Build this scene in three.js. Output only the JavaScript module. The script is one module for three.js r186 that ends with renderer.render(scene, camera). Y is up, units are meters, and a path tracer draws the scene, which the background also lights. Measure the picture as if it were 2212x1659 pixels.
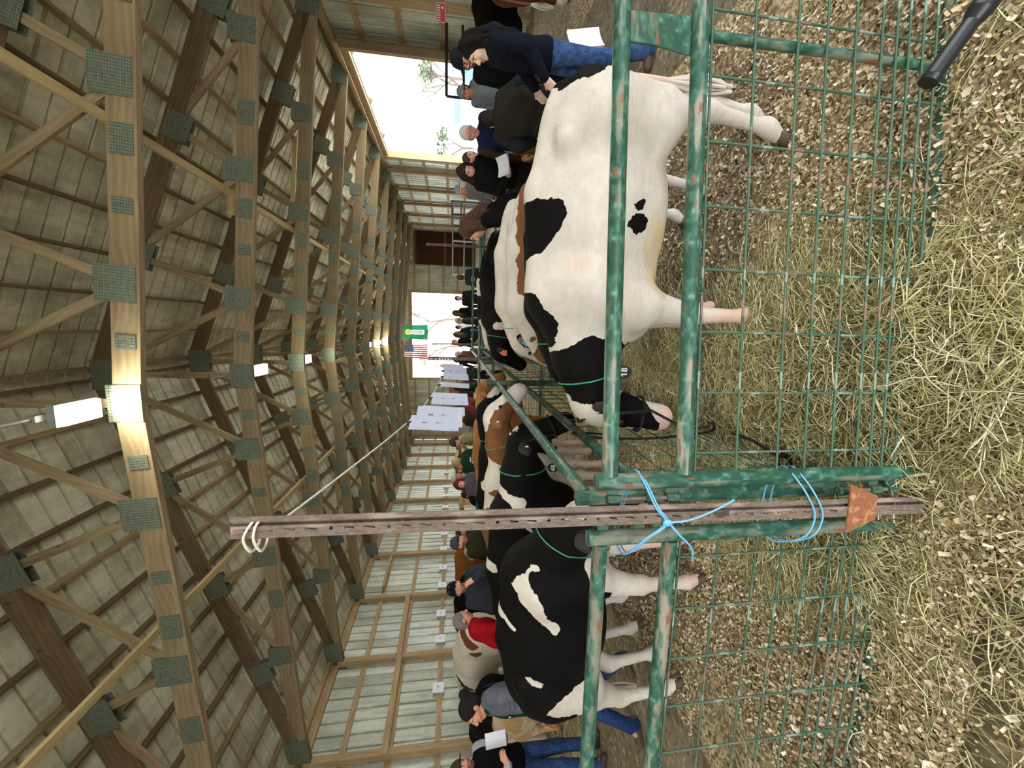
import * as THREE from 'three';
import { mergeGeometries } from 'three/addons/utils/BufferGeometryUtils.js';
import { RectAreaLightUniformsLib } from 'three/addons/lights/RectAreaLightUniformsLib.js';
import { FontLoader } from 'three/addons/loaders/FontLoader.js';
import { TextGeometry } from 'three/addons/geometries/TextGeometry.js';

// ---------------------------------------------------------------- camera, sky, exposure
const scene = new THREE.Scene();
const FOCAL = 870, EYE = 1.7;                      // focal length in pixels of the 2212 x 1659 frame
const camera = new THREE.PerspectiveCamera(2 * Math.atan(829.5 / FOCAL) * 180 / Math.PI, 2212 / 1659, 0.05, 400);
{ // the phone was held upright, the picture is stored turned: picture-up is the barn's right, picture-right is down
  const zn = new THREE.Vector3(126.5, 129, -FOCAL).normalize();
  const d = FOCAL * FOCAL / 129.6;
  const up = new THREE.Vector3(0.005 * d, d, FOCAL).normalize();
  up.addScaledVector(zn, -up.dot(zn)).normalize();
  const x = new THREE.Vector3().crossVectors(zn, up);
  // rows of the world->camera turn are camera axes in world space
  const axis = (i) => new THREE.Vector3(x.getComponent(i), up.getComponent(i), -zn.getComponent(i));
  const right = axis(0), upright = axis(1), back = axis(2);
  camera.matrixAutoUpdate = true;
  const m = new THREE.Matrix4().makeBasis(upright.clone().negate(), right, back);
  camera.quaternion.setFromRotationMatrix(m);
  camera.position.set(0, EYE, 0);
}
scene.background = new THREE.Color().setRGB(0.93, 0.97, 1.0);
scene.backgroundIntensity = 1.0;
const renderer = new THREE.WebGLRenderer({ antialias: true });
renderer.toneMapping = THREE.LinearToneMapping;
renderer.toneMappingExposure = 10.8;
renderer.shadowMap.enabled = true;
RectAreaLightUniformsLib.init();
const LAMP_POWER = 13;                               // candela-like intensity of one LED fitting

// ---------------------------------------------------------------- helpers
let seed = 12345;
const rnd = () => { seed = (seed * 1664525 + 1013904223) >>> 0; return seed / 4294967296; };
const rr = (a, b) => a + (b - a) * rnd();
const pick = (a) => a[Math.floor(rnd() * a.length)];
const V = (x, y, z) => new THREE.Vector3(x, y, z);
const lin = (r, g, b) => new THREE.Color().setRGB(r, g, b);
const srgb = (r, g, b) => new THREE.Color().setRGB(r / 255, g / 255, b / 255, THREE.SRGBColorSpace);
const names = {};
function numbered(n) { const k = names[n] = (names[n] ?? -1) + 1; return k ? `${n}_${String(k).padStart(3, '0')}` : n; }
function shade(o) { o.castShadow = o.receiveShadow = true; return o; }
function mesh(name, geo, mat, parent) { const m = shade(new THREE.Mesh(geo, mat)); m.name = name; if (parent) parent.add(m); return m; }
function thing(name, label, category, pos = [0, 0, 0], turn = 0, group) {
  const o = new THREE.Group(); o.name = numbered(name); o.position.set(...pos); o.rotation.y = turn;
  o.userData = { label, category }; if (group) o.userData.group = group; scene.add(o); return o;
}
function tagMesh(name, geo, mat, label, category, group) {
  const m = mesh(numbered(name), geo, mat); m.userData = { label, category }; if (group) m.userData.group = group; scene.add(m); return m;
}
function struct(name, geo, mat) {
  const m = geo ? mesh(name, geo, mat) : new THREE.Group(); m.name = name; m.userData = { kind: 'structure' }; scene.add(m); return m;
}
// value noise, tiling
function noiseTile(seed0, n) {
  const g = new Float32Array(n * n); let s = seed0 * 7919 + 17;
  for (let i = 0; i < n * n; i++) { s = (s * 1664525 + 1013904223) >>> 0; g[i] = s / 4294967296; }
  return (x, y) => {
    const xi = Math.floor(x), yi = Math.floor(y), fx = x - xi, fy = y - yi, sx = fx * fx * (3 - 2 * fx), sy = fy * fy * (3 - 2 * fy);
    const w = (a) => ((a % n) + n) % n, a = w(xi), b = w(xi + 1), c = w(yi) * n, d = w(yi + 1) * n;
    return (g[c + a] * (1 - sx) + g[c + b] * sx) * (1 - sy) + (g[d + a] * (1 - sx) + g[d + b] * sx) * sy;
  };
}
function fbm(s, base, oct = 4) {
  const f = []; for (let o = 0; o < oct; o++) f.push(noiseTile(s + o * 13, base << o));
  return (u, v) => { let t = 0, a = 0.5, m = 0; f.forEach((g, o) => { t += a * g(u * (base << o), v * (base << o)); m += a; a *= 0.55; }); return t / m; };
}
function tex(w, h, fn, color = true, repeat) {
  const d = new Uint8Array(w * h * 4);
  for (let j = 0; j < h; j++) for (let i = 0; i < w; i++) {
    const c = fn(i / w, j / h), k = (j * w + i) * 4;
    if (typeof c === 'number') d[k] = d[k + 1] = d[k + 2] = Math.max(0, Math.min(255, c * 255)); else for (let q = 0; q < 3; q++) d[k + q] = Math.max(0, Math.min(255, c[q]));
    d[k + 3] = 255;
  }
  const t = new THREE.DataTexture(d, w, h); t.wrapS = t.wrapT = THREE.RepeatWrapping; t.magFilter = THREE.LinearFilter; t.minFilter = THREE.LinearFilter;
  if (color) t.colorSpace = THREE.SRGBColorSpace; if (repeat) t.repeat.set(...repeat); t.needsUpdate = true; return t;
}
const mix = (a, b, t) => a.map((x, i) => x + (b[i] - x) * t);
const sstep = (a, b, x) => { const t = Math.max(0, Math.min(1, (x - a) / (b - a))); return t * t * (3 - 2 * t); };
const std = (o) => new THREE.MeshStandardMaterial(o);
const phys = (o) => new THREE.MeshPhysicalMaterial(o);
const plain = (c, roughness = 0.85, extra = {}) => std({ color: c, roughness, ...extra });

// a board along local x with its grain along x; uv in metres
const boardCache = {};
function boardGeo(L, h, w, off = 0) {
  const key = [L, h, w, off].map((x) => x.toFixed(3)).join(); if (boardCache[key]) return boardCache[key];
  const g = new THREE.BoxGeometry(L, h, w), p = g.attributes.position, n = g.attributes.normal, uv = g.attributes.uv;
  for (let i = 0; i < p.count; i++) {
    const ax = Math.abs(n.getX(i)), ay = Math.abs(n.getY(i));
    if (ax > 0.5) uv.setXY(i, p.getZ(i) * 0.3, p.getY(i)); else uv.setXY(i, p.getX(i) + off, (ay > 0.5 ? p.getZ(i) + 0.31 : p.getY(i)) + off * 1.7);
  }
  return (boardCache[key] = g);
}
// mesh from a to b with height h (towards up) and width w
function beam(name, a, b, h, w, mat, parent, up = V(0, 1, 0)) {
  const d = b.clone().sub(a), L = d.length(); d.normalize();
  const z = d.clone().cross(up).normalize(), y = z.clone().cross(d);
  const m = mesh(name, boardGeo(L, h, w, Math.floor(rnd() * 6) * 0.37), mat, parent);
  m.quaternion.setFromRotationMatrix(new THREE.Matrix4().makeBasis(d, y, z)); m.position.copy(a).add(b).multiplyScalar(0.5); return m;
}
// straight tube, uv in metres along u
function rod(a, b, r0, r1 = r0, seg = 10, open = false) {
  const L = a.distanceTo(b), g = new THREE.CylinderGeometry(r1, r0, L, seg, 1, open), uv = g.attributes.uv;
  for (let i = 0; i < uv.count; i++) uv.setXY(i, uv.getY(i) * L, uv.getX(i) * 2 * Math.PI * Math.max(r0, r1));
  const d = b.clone().sub(a).normalize();
  g.applyQuaternion(new THREE.Quaternion().setFromUnitVectors(V(0, 1, 0), d)); g.translate((a.x + b.x) / 2, (a.y + b.y) / 2, (a.z + b.z) / 2); return g;
}
function hose(pts, r, seg = 24, rad = 8, closed = false) {
  return new THREE.TubeGeometry(new THREE.CatmullRomCurve3(pts, closed), seg, r, rad, closed);
}
const box = (x0, x1, y0, y1, z0, z1) => { const g = new THREE.BoxGeometry(x1 - x0, y1 - y0, z1 - z0); g.translate((x0 + x1) / 2, (y0 + y1) / 2, (z0 + z1) / 2); return g; };
const ball = (c, r, w = 14, h = 10) => { const g = new THREE.SphereGeometry(1, w, h); g.scale(...(r.length ? r : [r, r, r])); g.translate(c.x, c.y, c.z); return g; };
const join = (list) => mergeGeometries(list.map((g) => { const q = g.index ? g.toNonIndexed() : g; for (const k of Object.keys(q.attributes)) if (!['position', 'normal', 'uv'].includes(k)) q.deleteAttribute(k); return q; }));

// ---------------------------------------------------------------- smooth solids: distance field + surface nets
class Field {
  constructor(lo, hi, c) {
    this.lo = lo; this.c = c; this.n = [0, 1, 2].map((i) => Math.ceil((hi[i] - lo[i]) / c) + 1);
    this.d = new Float32Array(this.n[0] * this.n[1] * this.n[2]).fill(9);
  }
  splat(lo, hi, fn, k, cut) {
    const { n, c, d } = this, a = [0, 1, 2].map((i) => Math.max(0, Math.floor((lo[i] - this.lo[i]) / c))), b = [0, 1, 2].map((i) => Math.min(n[i] - 1, Math.ceil((hi[i] - this.lo[i]) / c)));
    for (let z = a[2]; z <= b[2]; z++) for (let y = a[1]; y <= b[1]; y++) for (let x = a[0]; x <= b[0]; x++) {
      const i = (z * n[1] + y) * n[0] + x; let v = fn(this.lo[0] + x * c, this.lo[1] + y * c, this.lo[2] + z * c);
      if (cut) { v = -v; const h = Math.max(k - Math.abs(d[i] - v), 0); d[i] = Math.max(d[i], v) + (k ? h * h / (4 * k) : 0); }
      else { const h = Math.max(k - Math.abs(d[i] - v), 0); d[i] = Math.min(d[i], v) - (k ? h * h / (4 * k) : 0); }
    }
  }
  cap(a, b, ra, rb = ra, k = 0.03, cut = false) {
    const bx = b[0] - a[0], by = b[1] - a[1], bz = b[2] - a[2], bb = bx * bx + by * by + bz * bz || 1e-9, m = Math.max(ra, rb) + k + this.c * 2;
    this.splat([0, 1, 2].map((i) => Math.min(a[i], b[i]) - m), [0, 1, 2].map((i) => Math.max(a[i], b[i]) + m), (x, y, z) => {
      const px = x - a[0], py = y - a[1], pz = z - a[2]; let t = (px * bx + py * by + pz * bz) / bb; t = t < 0 ? 0 : t > 1 ? 1 : t;
      return Math.hypot(px - bx * t, py - by * t, pz - bz * t) - (ra + (rb - ra) * t);
    }, k, cut); return this;
  }
  chain(pts, rs, k = 0.03) { for (let i = 0; i + 1 < pts.length; i++) this.cap(pts[i], pts[i + 1], rs[i], rs[i + 1], k); return this; }
  ell(c, r, k = 0.03, rot, cut = false) { // rot: angle about z (in the x-y plane) or a quaternion
    const m = Math.max(...r) + k + this.c * 2, q = typeof rot === 'number' ? new THREE.Quaternion().setFromAxisAngle(V(0, 0, 1), rot) : rot, inv = q && new THREE.Matrix3().setFromMatrix4(new THREE.Matrix4().makeRotationFromQuaternion(q.clone().invert())).elements;
    this.splat(c.map((x) => x - m), c.map((x) => x + m), (x, y, z) => {
      let a = x - c[0], b = y - c[1], e = z - c[2];
      if (inv) { const A = inv[0] * a + inv[3] * b + inv[6] * e, B = inv[1] * a + inv[4] * b + inv[7] * e; e = inv[2] * a + inv[5] * b + inv[8] * e; a = A; b = B; }
      const k0 = Math.hypot(a / r[0], b / r[1], e / r[2]), k1 = Math.hypot(a / (r[0] * r[0]), b / (r[1] * r[1]), e / (r[2] * r[2]));
      return k1 < 1e-6 ? -Math.min(...r) : k0 * (k0 - 1) / k1;
    }, k, cut); return this;
  }
  geometry(uvFn, colFn) {
    const { n, d, c, lo } = this, [nx, ny, nz] = n, sx = 1, sy = nx, sz = nx * ny, id = new Int32Array(d.length).fill(-1), P = [], I = [];
    const off = [0, sx, sy, sx + sy, sz, sz + sx, sz + sy, sz + sx + sy];
    const E = [[0, 1], [2, 3], [4, 5], [6, 7], [0, 2], [1, 3], [4, 6], [5, 7], [0, 4], [1, 5], [2, 6], [3, 7]];
    for (let z = 0; z < nz - 1; z++) for (let y = 0; y < ny - 1; y++) for (let x = 0; x < nx - 1; x++) {
      const i = z * sz + y * sy + x; let s = 0; for (let q = 0; q < 8; q++) if (d[i + off[q]] < 0) s |= 1 << q;
      if (s === 0 || s === 255) continue;
      let ax = 0, ay = 0, az = 0, m = 0;
      for (const [p, q] of E) { if (((s >> p) & 1) === ((s >> q) & 1)) continue; const a = d[i + off[p]], b = d[i + off[q]], t = a / (a - b);
        ax += (p & 1) + ((q & 1) - (p & 1)) * t; ay += ((p >> 1) & 1) + (((q >> 1) & 1) - ((p >> 1) & 1)) * t; az += (p >> 2) + ((q >> 2) - (p >> 2)) * t; m++; }
      id[i] = P.length / 3; P.push(lo[0] + (x + ax / m) * c, lo[1] + (y + ay / m) * c, lo[2] + (z + az / m) * c);
    }
    const quad = (a, b, e, f, flip) => { if (a < 0 || b < 0 || e < 0 || f < 0) return; if (flip) I.push(a, e, b, b, e, f); else I.push(a, b, e, b, f, e); };
    for (let z = 1; z < nz - 1; z++) for (let y = 1; y < ny - 1; y++) for (let x = 1; x < nx - 1; x++) {
      const i = z * sz + y * sy + x, s = d[i] < 0;
      if (s !== (d[i + sx] < 0)) quad(id[i - sy - sz], id[i - sz], id[i - sy], id[i], !s);
      if (s !== (d[i + sy] < 0)) quad(id[i - sx - sz], id[i - sz], id[i - sx], id[i], s);
      if (s !== (d[i + sz] < 0)) quad(id[i - sx - sy], id[i - sy], id[i - sx], id[i], !s);
    }
    const g = new THREE.BufferGeometry(); g.setAttribute('position', new THREE.Float32BufferAttribute(P, 3)); g.setIndex(I); g.computeVertexNormals();
    const N = P.length / 3, uv = new Float32Array(N * 2);
    for (let i = 0; i < N; i++) { const u = uvFn ? uvFn(P[3 * i], P[3 * i + 1], P[3 * i + 2]) : [P[3 * i] + P[3 * i + 2], P[3 * i + 1]]; uv[2 * i] = u[0]; uv[2 * i + 1] = u[1]; }
    g.setAttribute('uv', new THREE.BufferAttribute(uv, 2));
    if (colFn) { const col = new Float32Array(N * 3); for (let i = 0; i < N; i++) { const q = colFn(P[3 * i], P[3 * i + 1], P[3 * i + 2]); col[3 * i] = q.r; col[3 * i + 1] = q.g; col[3 * i + 2] = q.b; } g.setAttribute('color', new THREE.BufferAttribute(col, 3)); }
    return g;
  }
}
// ---------------------------------------------------------------- materials
const nA = fbm(3, 4, 5), nB = fbm(41, 8, 4), nC = fbm(77, 16, 3), nD = fbm(101, 3, 4);
function woodTex(seed0, light, dark) {
  const g1 = fbm(seed0, 2, 4), g2 = fbm(seed0 + 5, 32, 3), g3 = fbm(seed0 + 9, 3, 3);
  return tex(512, 256, (u, v) => {
    const ring = Math.sin((v * 26 + g1(u, v) * 7) * Math.PI), fine = g2(u * 0.06, v), blot = g3(u, v);
    let t = 0.42 + 0.2 * ring * 0.5 + 0.42 * (fine - 0.5) + 0.55 * (blot - 0.5);
    const kn = Math.hypot(((u * 3.0) % 1 - 0.37) * 0.9, ((v * 2) % 1 - 0.61) * 0.5); if (kn < 0.03) t += 0.5;
    return mix(light, dark, Math.max(0, Math.min(1, t)));
  }, true, [0.5, 1]);
}
const woodA = woodTex(3, [178, 158, 122], [112, 92, 66]), woodB = woodTex(21, [138, 116, 84], [80, 63, 43]), woodC = woodTex(57, [204, 178, 136], [148, 120, 84]);
const M = {};
M.truss = std({ map: woodA, roughness: 0.85 });
M.truss2 = std({ map: woodB, roughness: 0.88 });
M.stud = std({ map: woodC, roughness: 0.85 });
M.brace = std({ map: woodTex(91, [214, 196, 146], [168, 144, 98]), roughness: 0.8 });
// galvanised sheet, dusty, with spangle patches and streaks running along v
const gA = fbm(201, 3, 5), gB = fbm(231, 24, 3), gC = fbm(251, 40, 2);
const sheetCol = tex(512, 512, (u, v) => { const p = gA(u, v), s = gB(u, v * 0.08), q = gC(u, v); const t = 0.5 + 0.9 * (p - 0.5) + 0.5 * (s - 0.5) + 0.25 * (q - 0.5); return mix([180, 183, 168], [236, 239, 230], sstep(0.1, 0.9, t)); });
const sheetRough = tex(256, 256, (u, v) => 0.42 + 0.45 * gA(u, v) + 0.2 * (gC(u, v) - 0.5), false);
M.sheet = std({ map: sheetCol, roughnessMap: sheetRough, roughness: 1, metalness: 0.35 });
M.roofSheet = std({ map: tex(512, 512, (u, v) => { const p = gA(v, u), s = gB(u * 0.08, v), q = gC(u, v); return mix([190, 187, 160], [234, 231, 208], sstep(0.15, 0.85, 0.5 + 0.7 * (p - 0.5) + 0.8 * (s - 0.5) + 0.3 * (q - 0.5))); }), roughness: 0.75, metalness: 0.1 });
// punched truss plates: rows of teeth
const toothBump = tex(128, 128, (u, v) => { const a = (u * 8) % 1, b = (v * 10) % 1; return (a > 0.3 && a < 0.6 && b > 0.25 && b < 0.75) ? 0.1 : 0.8 + 0.2 * nC(u, v); }, false);
M.plate = std({ color: srgb(150, 158, 148), roughness: 0.5, metalness: 0.5, bumpMap: toothBump, bumpScale: 0.003, map: tex(128, 128, (u, v) => { const a = (u * 8) % 1, b = (v * 10) % 1, t = nB(u, v) * 60; return (a > 0.3 && a < 0.6 && b > 0.25 && b < 0.75) ? [120 + t, 122 + t, 112 + t] : [196 + t, 200 + t, 190 + t]; }) });
// green enamel with dust, scuffs and rust chips
const dustN = fbm(301, 5, 5), chipN = fbm(331, 20, 3), scrN = fbm(351, 60, 2);
function greenTex(dust) {
  return tex(1024, 256, (u, v) => {
    const d = dustN(u, v), c = chipN(u, v), s = scrN(u, v * 0.3);
    let col = mix([36, 78, 62], [70, 114, 98], sstep(0.3, 0.8, s));
    col = mix(col, [148, 138, 122], dust * sstep(0.5, 0.62, d + 0.1 * (c - 0.5)));
    col = mix(col, [176, 198, 188], 0.3 * sstep(0.76, 0.82, s));
    if (c > 0.76) col = mix(col, [132, 86, 62], 0.85);
    return col;
  }, true, [0.7, 3]);
}
M.green = std({ map: greenTex(0.75), roughness: 0.42, bumpMap: tex(256, 64, (u, v) => chipN(u, v), false, [0.7, 3]), bumpScale: 0.0008 });
M.greenDusty = std({ map: greenTex(1.0), roughness: 0.6 });
M.greenWire = std({ map: tex(512, 16, (u, v) => { const c = chipN(u, v), d = dustN(u, v * 0.1); let col = mix([62, 98, 78], [132, 136, 122], sstep(0.36, 0.6, d)); if (c > 0.72) col = mix(col, [170, 112, 104], 0.8); if (c < 0.26) col = mix(col, [190, 206, 200], 0.6); return col; }, true, [0.45, 1]), roughness: 0.55 });
M.greenDark = std({ color: srgb(24, 74, 56), roughness: 0.5 });
// rusty fence post
const rustN = fbm(401, 8, 5), rustF = fbm(431, 64, 2);
M.rust = std({ map: tex(512, 128, (u, v) => { const a = rustN(u, v), b = rustF(u, v); return mix(mix([96, 82, 74], [146, 128, 116], b), [160, 142, 130], sstep(0.55, 0.75, a)); }, true, [1.2, 6]), roughness: 0.85, metalness: 0.1 });
M.rustOrange = std({ map: tex(256, 256, (u, v) => mix(mix([120, 72, 46], [168, 112, 74], rustF(u, v)), [186, 140, 100], sstep(0.5, 0.8, rustN(u, v))), true, [6, 6]), roughness: 0.9 });
M.hole = plain(srgb(26, 22, 20), 0.95);
M.blueTwine = plain(srgb(112, 182, 232), 0.5);
M.whiteTwine = plain(srgb(222, 218, 206), 0.8);
M.blackRope = std({ color: srgb(28, 28, 30), roughness: 0.9, bumpMap: tex(128, 32, (u, v) => 0.5 + 0.5 * Math.sin((u * 16 + v * 2) * Math.PI * 2), false, [6, 1]), bumpScale: 0.003 });
M.greenCord = plain(srgb(58, 150, 112), 0.5);
M.paper = plain(srgb(240, 242, 250), 0.8);
M.white = plain(srgb(236, 238, 240), 0.6);
M.black = plain(srgb(24, 24, 26), 0.6);
M.galv = std({ color: srgb(176, 178, 172), roughness: 0.45, metalness: 0.6 });
M.dark = plain(srgb(46, 42, 38), 0.8);
// ---------------------------------------------------------------- the barn
const XL = -9, XR = 7, XC = -0.95, ZF = -32.5, ZB = 5, BAY = 2.5;
const chordLow = (s) => 5.12 - 0.62 * s / 8, topMid = (s) => 7.45 - 0.36 * s, roofY = (x) => 7.45 + 0.15 + 0.09 - 0.36 * Math.abs(x - XC);
// ribbed sheet: width along x, length along y from 0 to h0 (left edge) / h1 (right edge); ribs stand to +z
function sheetGeo(w, h0, h1, rib = 0.034) {
  const xs = []; for (let x = 0; x <= w + 1e-6; x += 0.305) { const c = Math.min(x, w); xs.push([c - 0.028, 0], [c - 0.02, rib], [c + 0.02, rib], [c + 0.028, 0]); }
  const prof = xs.filter(([x]) => x >= -1e-6 && x <= w + 1e-6); if (prof[0][0] > 1e-6) prof.unshift([0, prof[0][1]]); if (prof[prof.length - 1][0] < w - 1e-6) prof.push([w, prof[prof.length - 1][1]]);
  const P = [], U = [], H = (x) => h0 + (h1 - h0) * x / w;
  for (let i = 0; i + 1 < prof.length; i++) { const [a, za] = prof[i], [b, zb] = prof[i + 1];
    for (const [x, y, z] of [[a, 0, za], [b, 0, zb], [b, H(b), zb], [a, 0, za], [b, H(b), zb], [a, H(a), za]]) { P.push(x, y, z); U.push(x * 0.8, y * 0.35); } }
  const g = new THREE.BufferGeometry(); g.setAttribute('position', new THREE.Float32BufferAttribute(P, 3)); g.setAttribute('uv', new THREE.Float32BufferAttribute(U, 2)); g.computeVertexNormals(); return g;
}
const SW = 0.915;
const sheetMats = [0, 0.37, 0.71, 0.13].map((o, i) => { const m = M.sheet.clone(); m.map = M.sheet.map.clone(); m.map.offset.set(o, o * 1.7); m.color = srgb(255 - i * 7, 255 - i * 7, 255 - i * 9); return m; });
const roofMats = [0, 0.31, 0.66].map((o, i) => { const m = M.roofSheet.clone(); m.map = M.roofSheet.map.clone(); m.map.offset.set(o, o * 1.3); m.color = srgb(255 - i * 6, 255 - i * 6, 255 - i * 8); return m; });

// floor
const dirtA = fbm(501, 4, 5), dirtB = fbm(521, 32, 3), dirtC = fbm(541, 64, 2);
M.dirt = std({ map: tex(1024, 1024, (u, v) => { const a = dirtA(u, v), b = dirtB(u, v), c = dirtC(u, v); let q = mix([112, 102, 84], [152, 138, 112], sstep(0.2, 0.8, a * 0.6 + b * 0.4)); if (c > 0.72) q = mix(q, [196, 178, 140], 0.7); if (c < 0.25) q = mix(q, [80, 66, 52], 0.6); return q; }, true, [0.45, 0.45]), roughness: 0.95, bumpMap: tex(512, 512, (u, v) => dirtB(u, v) * 0.6 + dirtC(u, v) * 0.4, false, [0.45, 0.45]), bumpScale: 0.012 });
{ const g = new THREE.BoxGeometry(XR - XL + 0.4, 0.2, ZB - ZF + 0.4); const uv = g.attributes.uv, p = g.attributes.position; for (let i = 0; i < uv.count; i++) uv.setXY(i, p.getX(i), p.getZ(i));
  const f = struct('floor', g, M.dirt); f.position.set((XL + XR) / 2, -0.1, (ZB + ZF) / 2); }

// roof: sheets and purlins
const ceiling = struct('ceiling');
{
  const slope = Math.atan(0.36), half = (XR - XL) / 2 + 0.45, L = half / Math.cos(slope), g = sheetGeo(SW, L, L, -0.055), n = Math.ceil((ZB - ZF + 0.6) / SW);
  for (const side of [-1, 1]) for (let i = 0; i < n; i++) {
    const m = mesh('roof_sheet', g, roofMats[(i * 7 + (side > 0 ? 1 : 0)) % 3], ceiling);
    // local x runs along the barn, local y down the slope, ribs stand upwards
    const y = V(side * Math.cos(slope), -Math.sin(slope), 0), x = V(0, 0, side > 0 ? -1 : 1), z = x.clone().cross(y);
    m.quaternion.setFromRotationMatrix(new THREE.Matrix4().makeBasis(x, y, z));
    m.position.set(XC, roofY(XC), side > 0 ? ZB + 0.3 - i * SW : ZB + 0.3 - (i + 1) * SW);
  }
  const rc = mesh('ridge_cap', (() => { const a = sheetGeo(0.35, ZB - ZF + 0.6, ZB - ZF + 0.6, 0); return a; })(), M.roofSheet, ceiling);
  rc.quaternion.setFromRotationMatrix(new THREE.Matrix4().makeBasis(V(1, 0, 0), V(0, 0, -1), V(0, 1, 0))); rc.position.set(XC - 0.175, roofY(XC) + 0.0, ZB + 0.3);
  const S = [0.1, 0.7, 1.3, 1.9, 2.5, 3.1, 3.7, 4.3, 4.9, 5.5, 6.1, 6.7, 7.3, 7.85];
  for (const side of [-1, 1]) S.forEach((s, k) => {
    const y = roofY(XC + s) - 0.046, x = XC + side * s;
    for (let z = ZB - (k % 2) * BAY; z > ZF; z -= 2 * BAY) { const z1 = Math.max(z - 2 * BAY, ZF); beam('purlin', V(x, y - 0.004, z), V(x + side * 0.01, y - 0.004, z1), 0.088, 0.045, pick([M.truss, M.stud, M.truss2]), ceiling); }
    if (k % 2) beam('purlin', V(x, y, ZB), V(x, y, ZB - BAY), 0.088, 0.045, M.truss2, ceiling);
  });
}

// roof trusses
const plateGeo = (w, h) => { const g = new THREE.BoxGeometry(w, h, 0.008), uv = g.attributes.uv, p = g.attributes.position; for (let i = 0; i < uv.count; i++) uv.setXY(i, p.getX(i) * 4, p.getY(i) * 4); return g; };
function makeTruss() {
  const t = new THREE.Group(), T = 0.085;
  const chordMid = (s) => chordLow(s) + 0.14;
  for (const q of [-1, 1]) {
    const P = (s, y) => V(XC + q * s, y, 0);
    for (const [a, b] of [[0, 4.1], [4.1, 8]]) beam('bottom_chord', P(a, chordMid(a)), P(b, chordMid(b)), 0.28, T, M.truss, t);
    for (const [a, b] of [[0, 3.0], [3.0, 8.3]]) beam('top_chord', P(a, topMid(a)), P(b, topMid(b)), 0.26, T, M.truss2, t);
    const web = (sb, st) => beam('web', P(sb, chordMid(sb)), P(st, topMid(st)), 0.1, 0.045, M.truss, t);
    web(1.3, 0.08); web(1.3, 1.95); web(3.35, 1.95); web(3.35, 3.9); web(5.4, 3.9); web(5.4, 5.75);
    const plate = (s, y, w, h, rot = 0) => { for (const z of [-1, 1]) { const m = mesh('gusset_plate', plateGeo(w, h), M.plate, t); m.position.set(XC + q * s, y, z * (T / 2 + 0.006)); m.rotation.z = rot * q; } };
    for (const s of [1.3, 3.35, 5.4]) plate(s, chordMid(s) + 0.09, 0.38, 0.4, -0.077);
    for (const s of [1.95, 3.9, 5.75]) plate(s, topMid(s) - 0.1, 0.42, 0.36, -0.346);
    plate(0.68, chordMid(0.68), 0.16, 0.2, -0.077); plate(2.1, chordMid(2.1), 0.16, 0.2, -0.077); plate(2.75, chordMid(2.75), 0.3, 0.22, -0.077); plate(4.2, chordMid(4.2), 0.36, 0.24, -0.077);
    plate(7.6, chordMid(7.6) + 0.05, 0.55, 0.42, -0.15);
  }
  beam('king_post', V(XC, chordMid(0), 0), V(XC, topMid(0), 0), 0.045, 0.1, M.truss, t, V(0, 0, 1));
  for (const z of [-1, 1]) { for (const [y, h, w] of [[chordMid(0) + 0.02, 0.34, 0.42], [topMid(0) - 0.13, 0.42, 0.5]]) { const m = mesh('gusset_plate', plateGeo(w, h), M.plate, t); m.position.set(XC, y, z * (T / 2 + 0.007)); } }
  return t;
}
{
  const proto = makeTruss(), ord = ['third truss behind', 'second truss behind', 'first truss above'];
  const word = ['nearest', 'second', 'third', 'fourth', 'fifth', 'sixth', 'seventh', 'eighth', 'ninth', 'tenth', 'eleventh', 'farthest'];
  let i = 0;
  for (let z = 2.5; z > ZF + 0.5; z -= BAY, i++) {
    const t = i ? proto.clone() : proto; t.name = numbered('roof_truss'); t.position.z = z; scene.add(t);
    const label = i < 3 ? ['timber roof truss overhead, two bays behind the T-post', 'timber roof truss overhead, one bay behind the T-post', 'timber roof truss overhead, just beyond the T-post'][i] : i === 3 ? 'timber roof truss with bright lamplit lower chord, closest one overhead' : `timber roof truss with metal plates, ${word[i - 3] ?? 'farthest'} one from the T-post along the barn`;
    t.userData = { label, category: 'roof truss', group: 'roof trusses along the barn' };
  }
  // long bottom-chord braces running from truss to truss
  const brace = (x, z0, z1, label) => { const s = Math.abs(x - XC), y = chordLow(s) + 0.28 + 0.024; const m = beam(numbered('lateral_brace'), V(x, y, z0), V(x, y + 0.0, z1), 0.045, 0.1, M.brace); m.userData = { label, category: 'timber brace', group: 'lateral braces on the lower chords' }; scene.add(m); };
  brace(2.0, 5, -12.5, 'long pale board laid across lower chords, right of the ridge'); brace(-3.75, 5, -12.5, 'long pale yellow board laid across lower chords, left of the lamp');
  brace(2.0, -12.6, -30, 'far length of board across lower chords, right of the ridge'); brace(-3.75, -12.6, -30, 'far length of board across lower chords, left of the ridge');
  brace(-1.25, -12.6, -30, 'board along the far lamps on top of the lower chords');
  for (const [x0, x1, z, k] of [[4.2, 1.7, -7.5, 0], [4.4, 2.2, -10, 1], [-5.8, -3.6, -7.5, 2], [-6.2, -3.8, -10, 3], [-6.2, -3.9, -12.5, 4]]) {
    const y = (x) => chordLow(Math.abs(x - XC)) + 0.3; const m = beam(numbered('diagonal_brace'), V(x0, y(x0) + 0.45, z - 1.1), V(x1, y(x1) + 0.07, z), 0.09, 0.045, M.brace); scene.add(m);
    m.userData = { label: ['short diagonal board between second and third trusses, door side', 'short diagonal board between third and fourth trusses, door side', 'short diagonal board at second truss above the wall of number cards', 'short diagonal board at third truss above the wall of number cards', 'short diagonal board at fourth truss above the wall of number cards'][k], category: 'timber brace', group: 'short diagonal braces' };
  }
}

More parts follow.
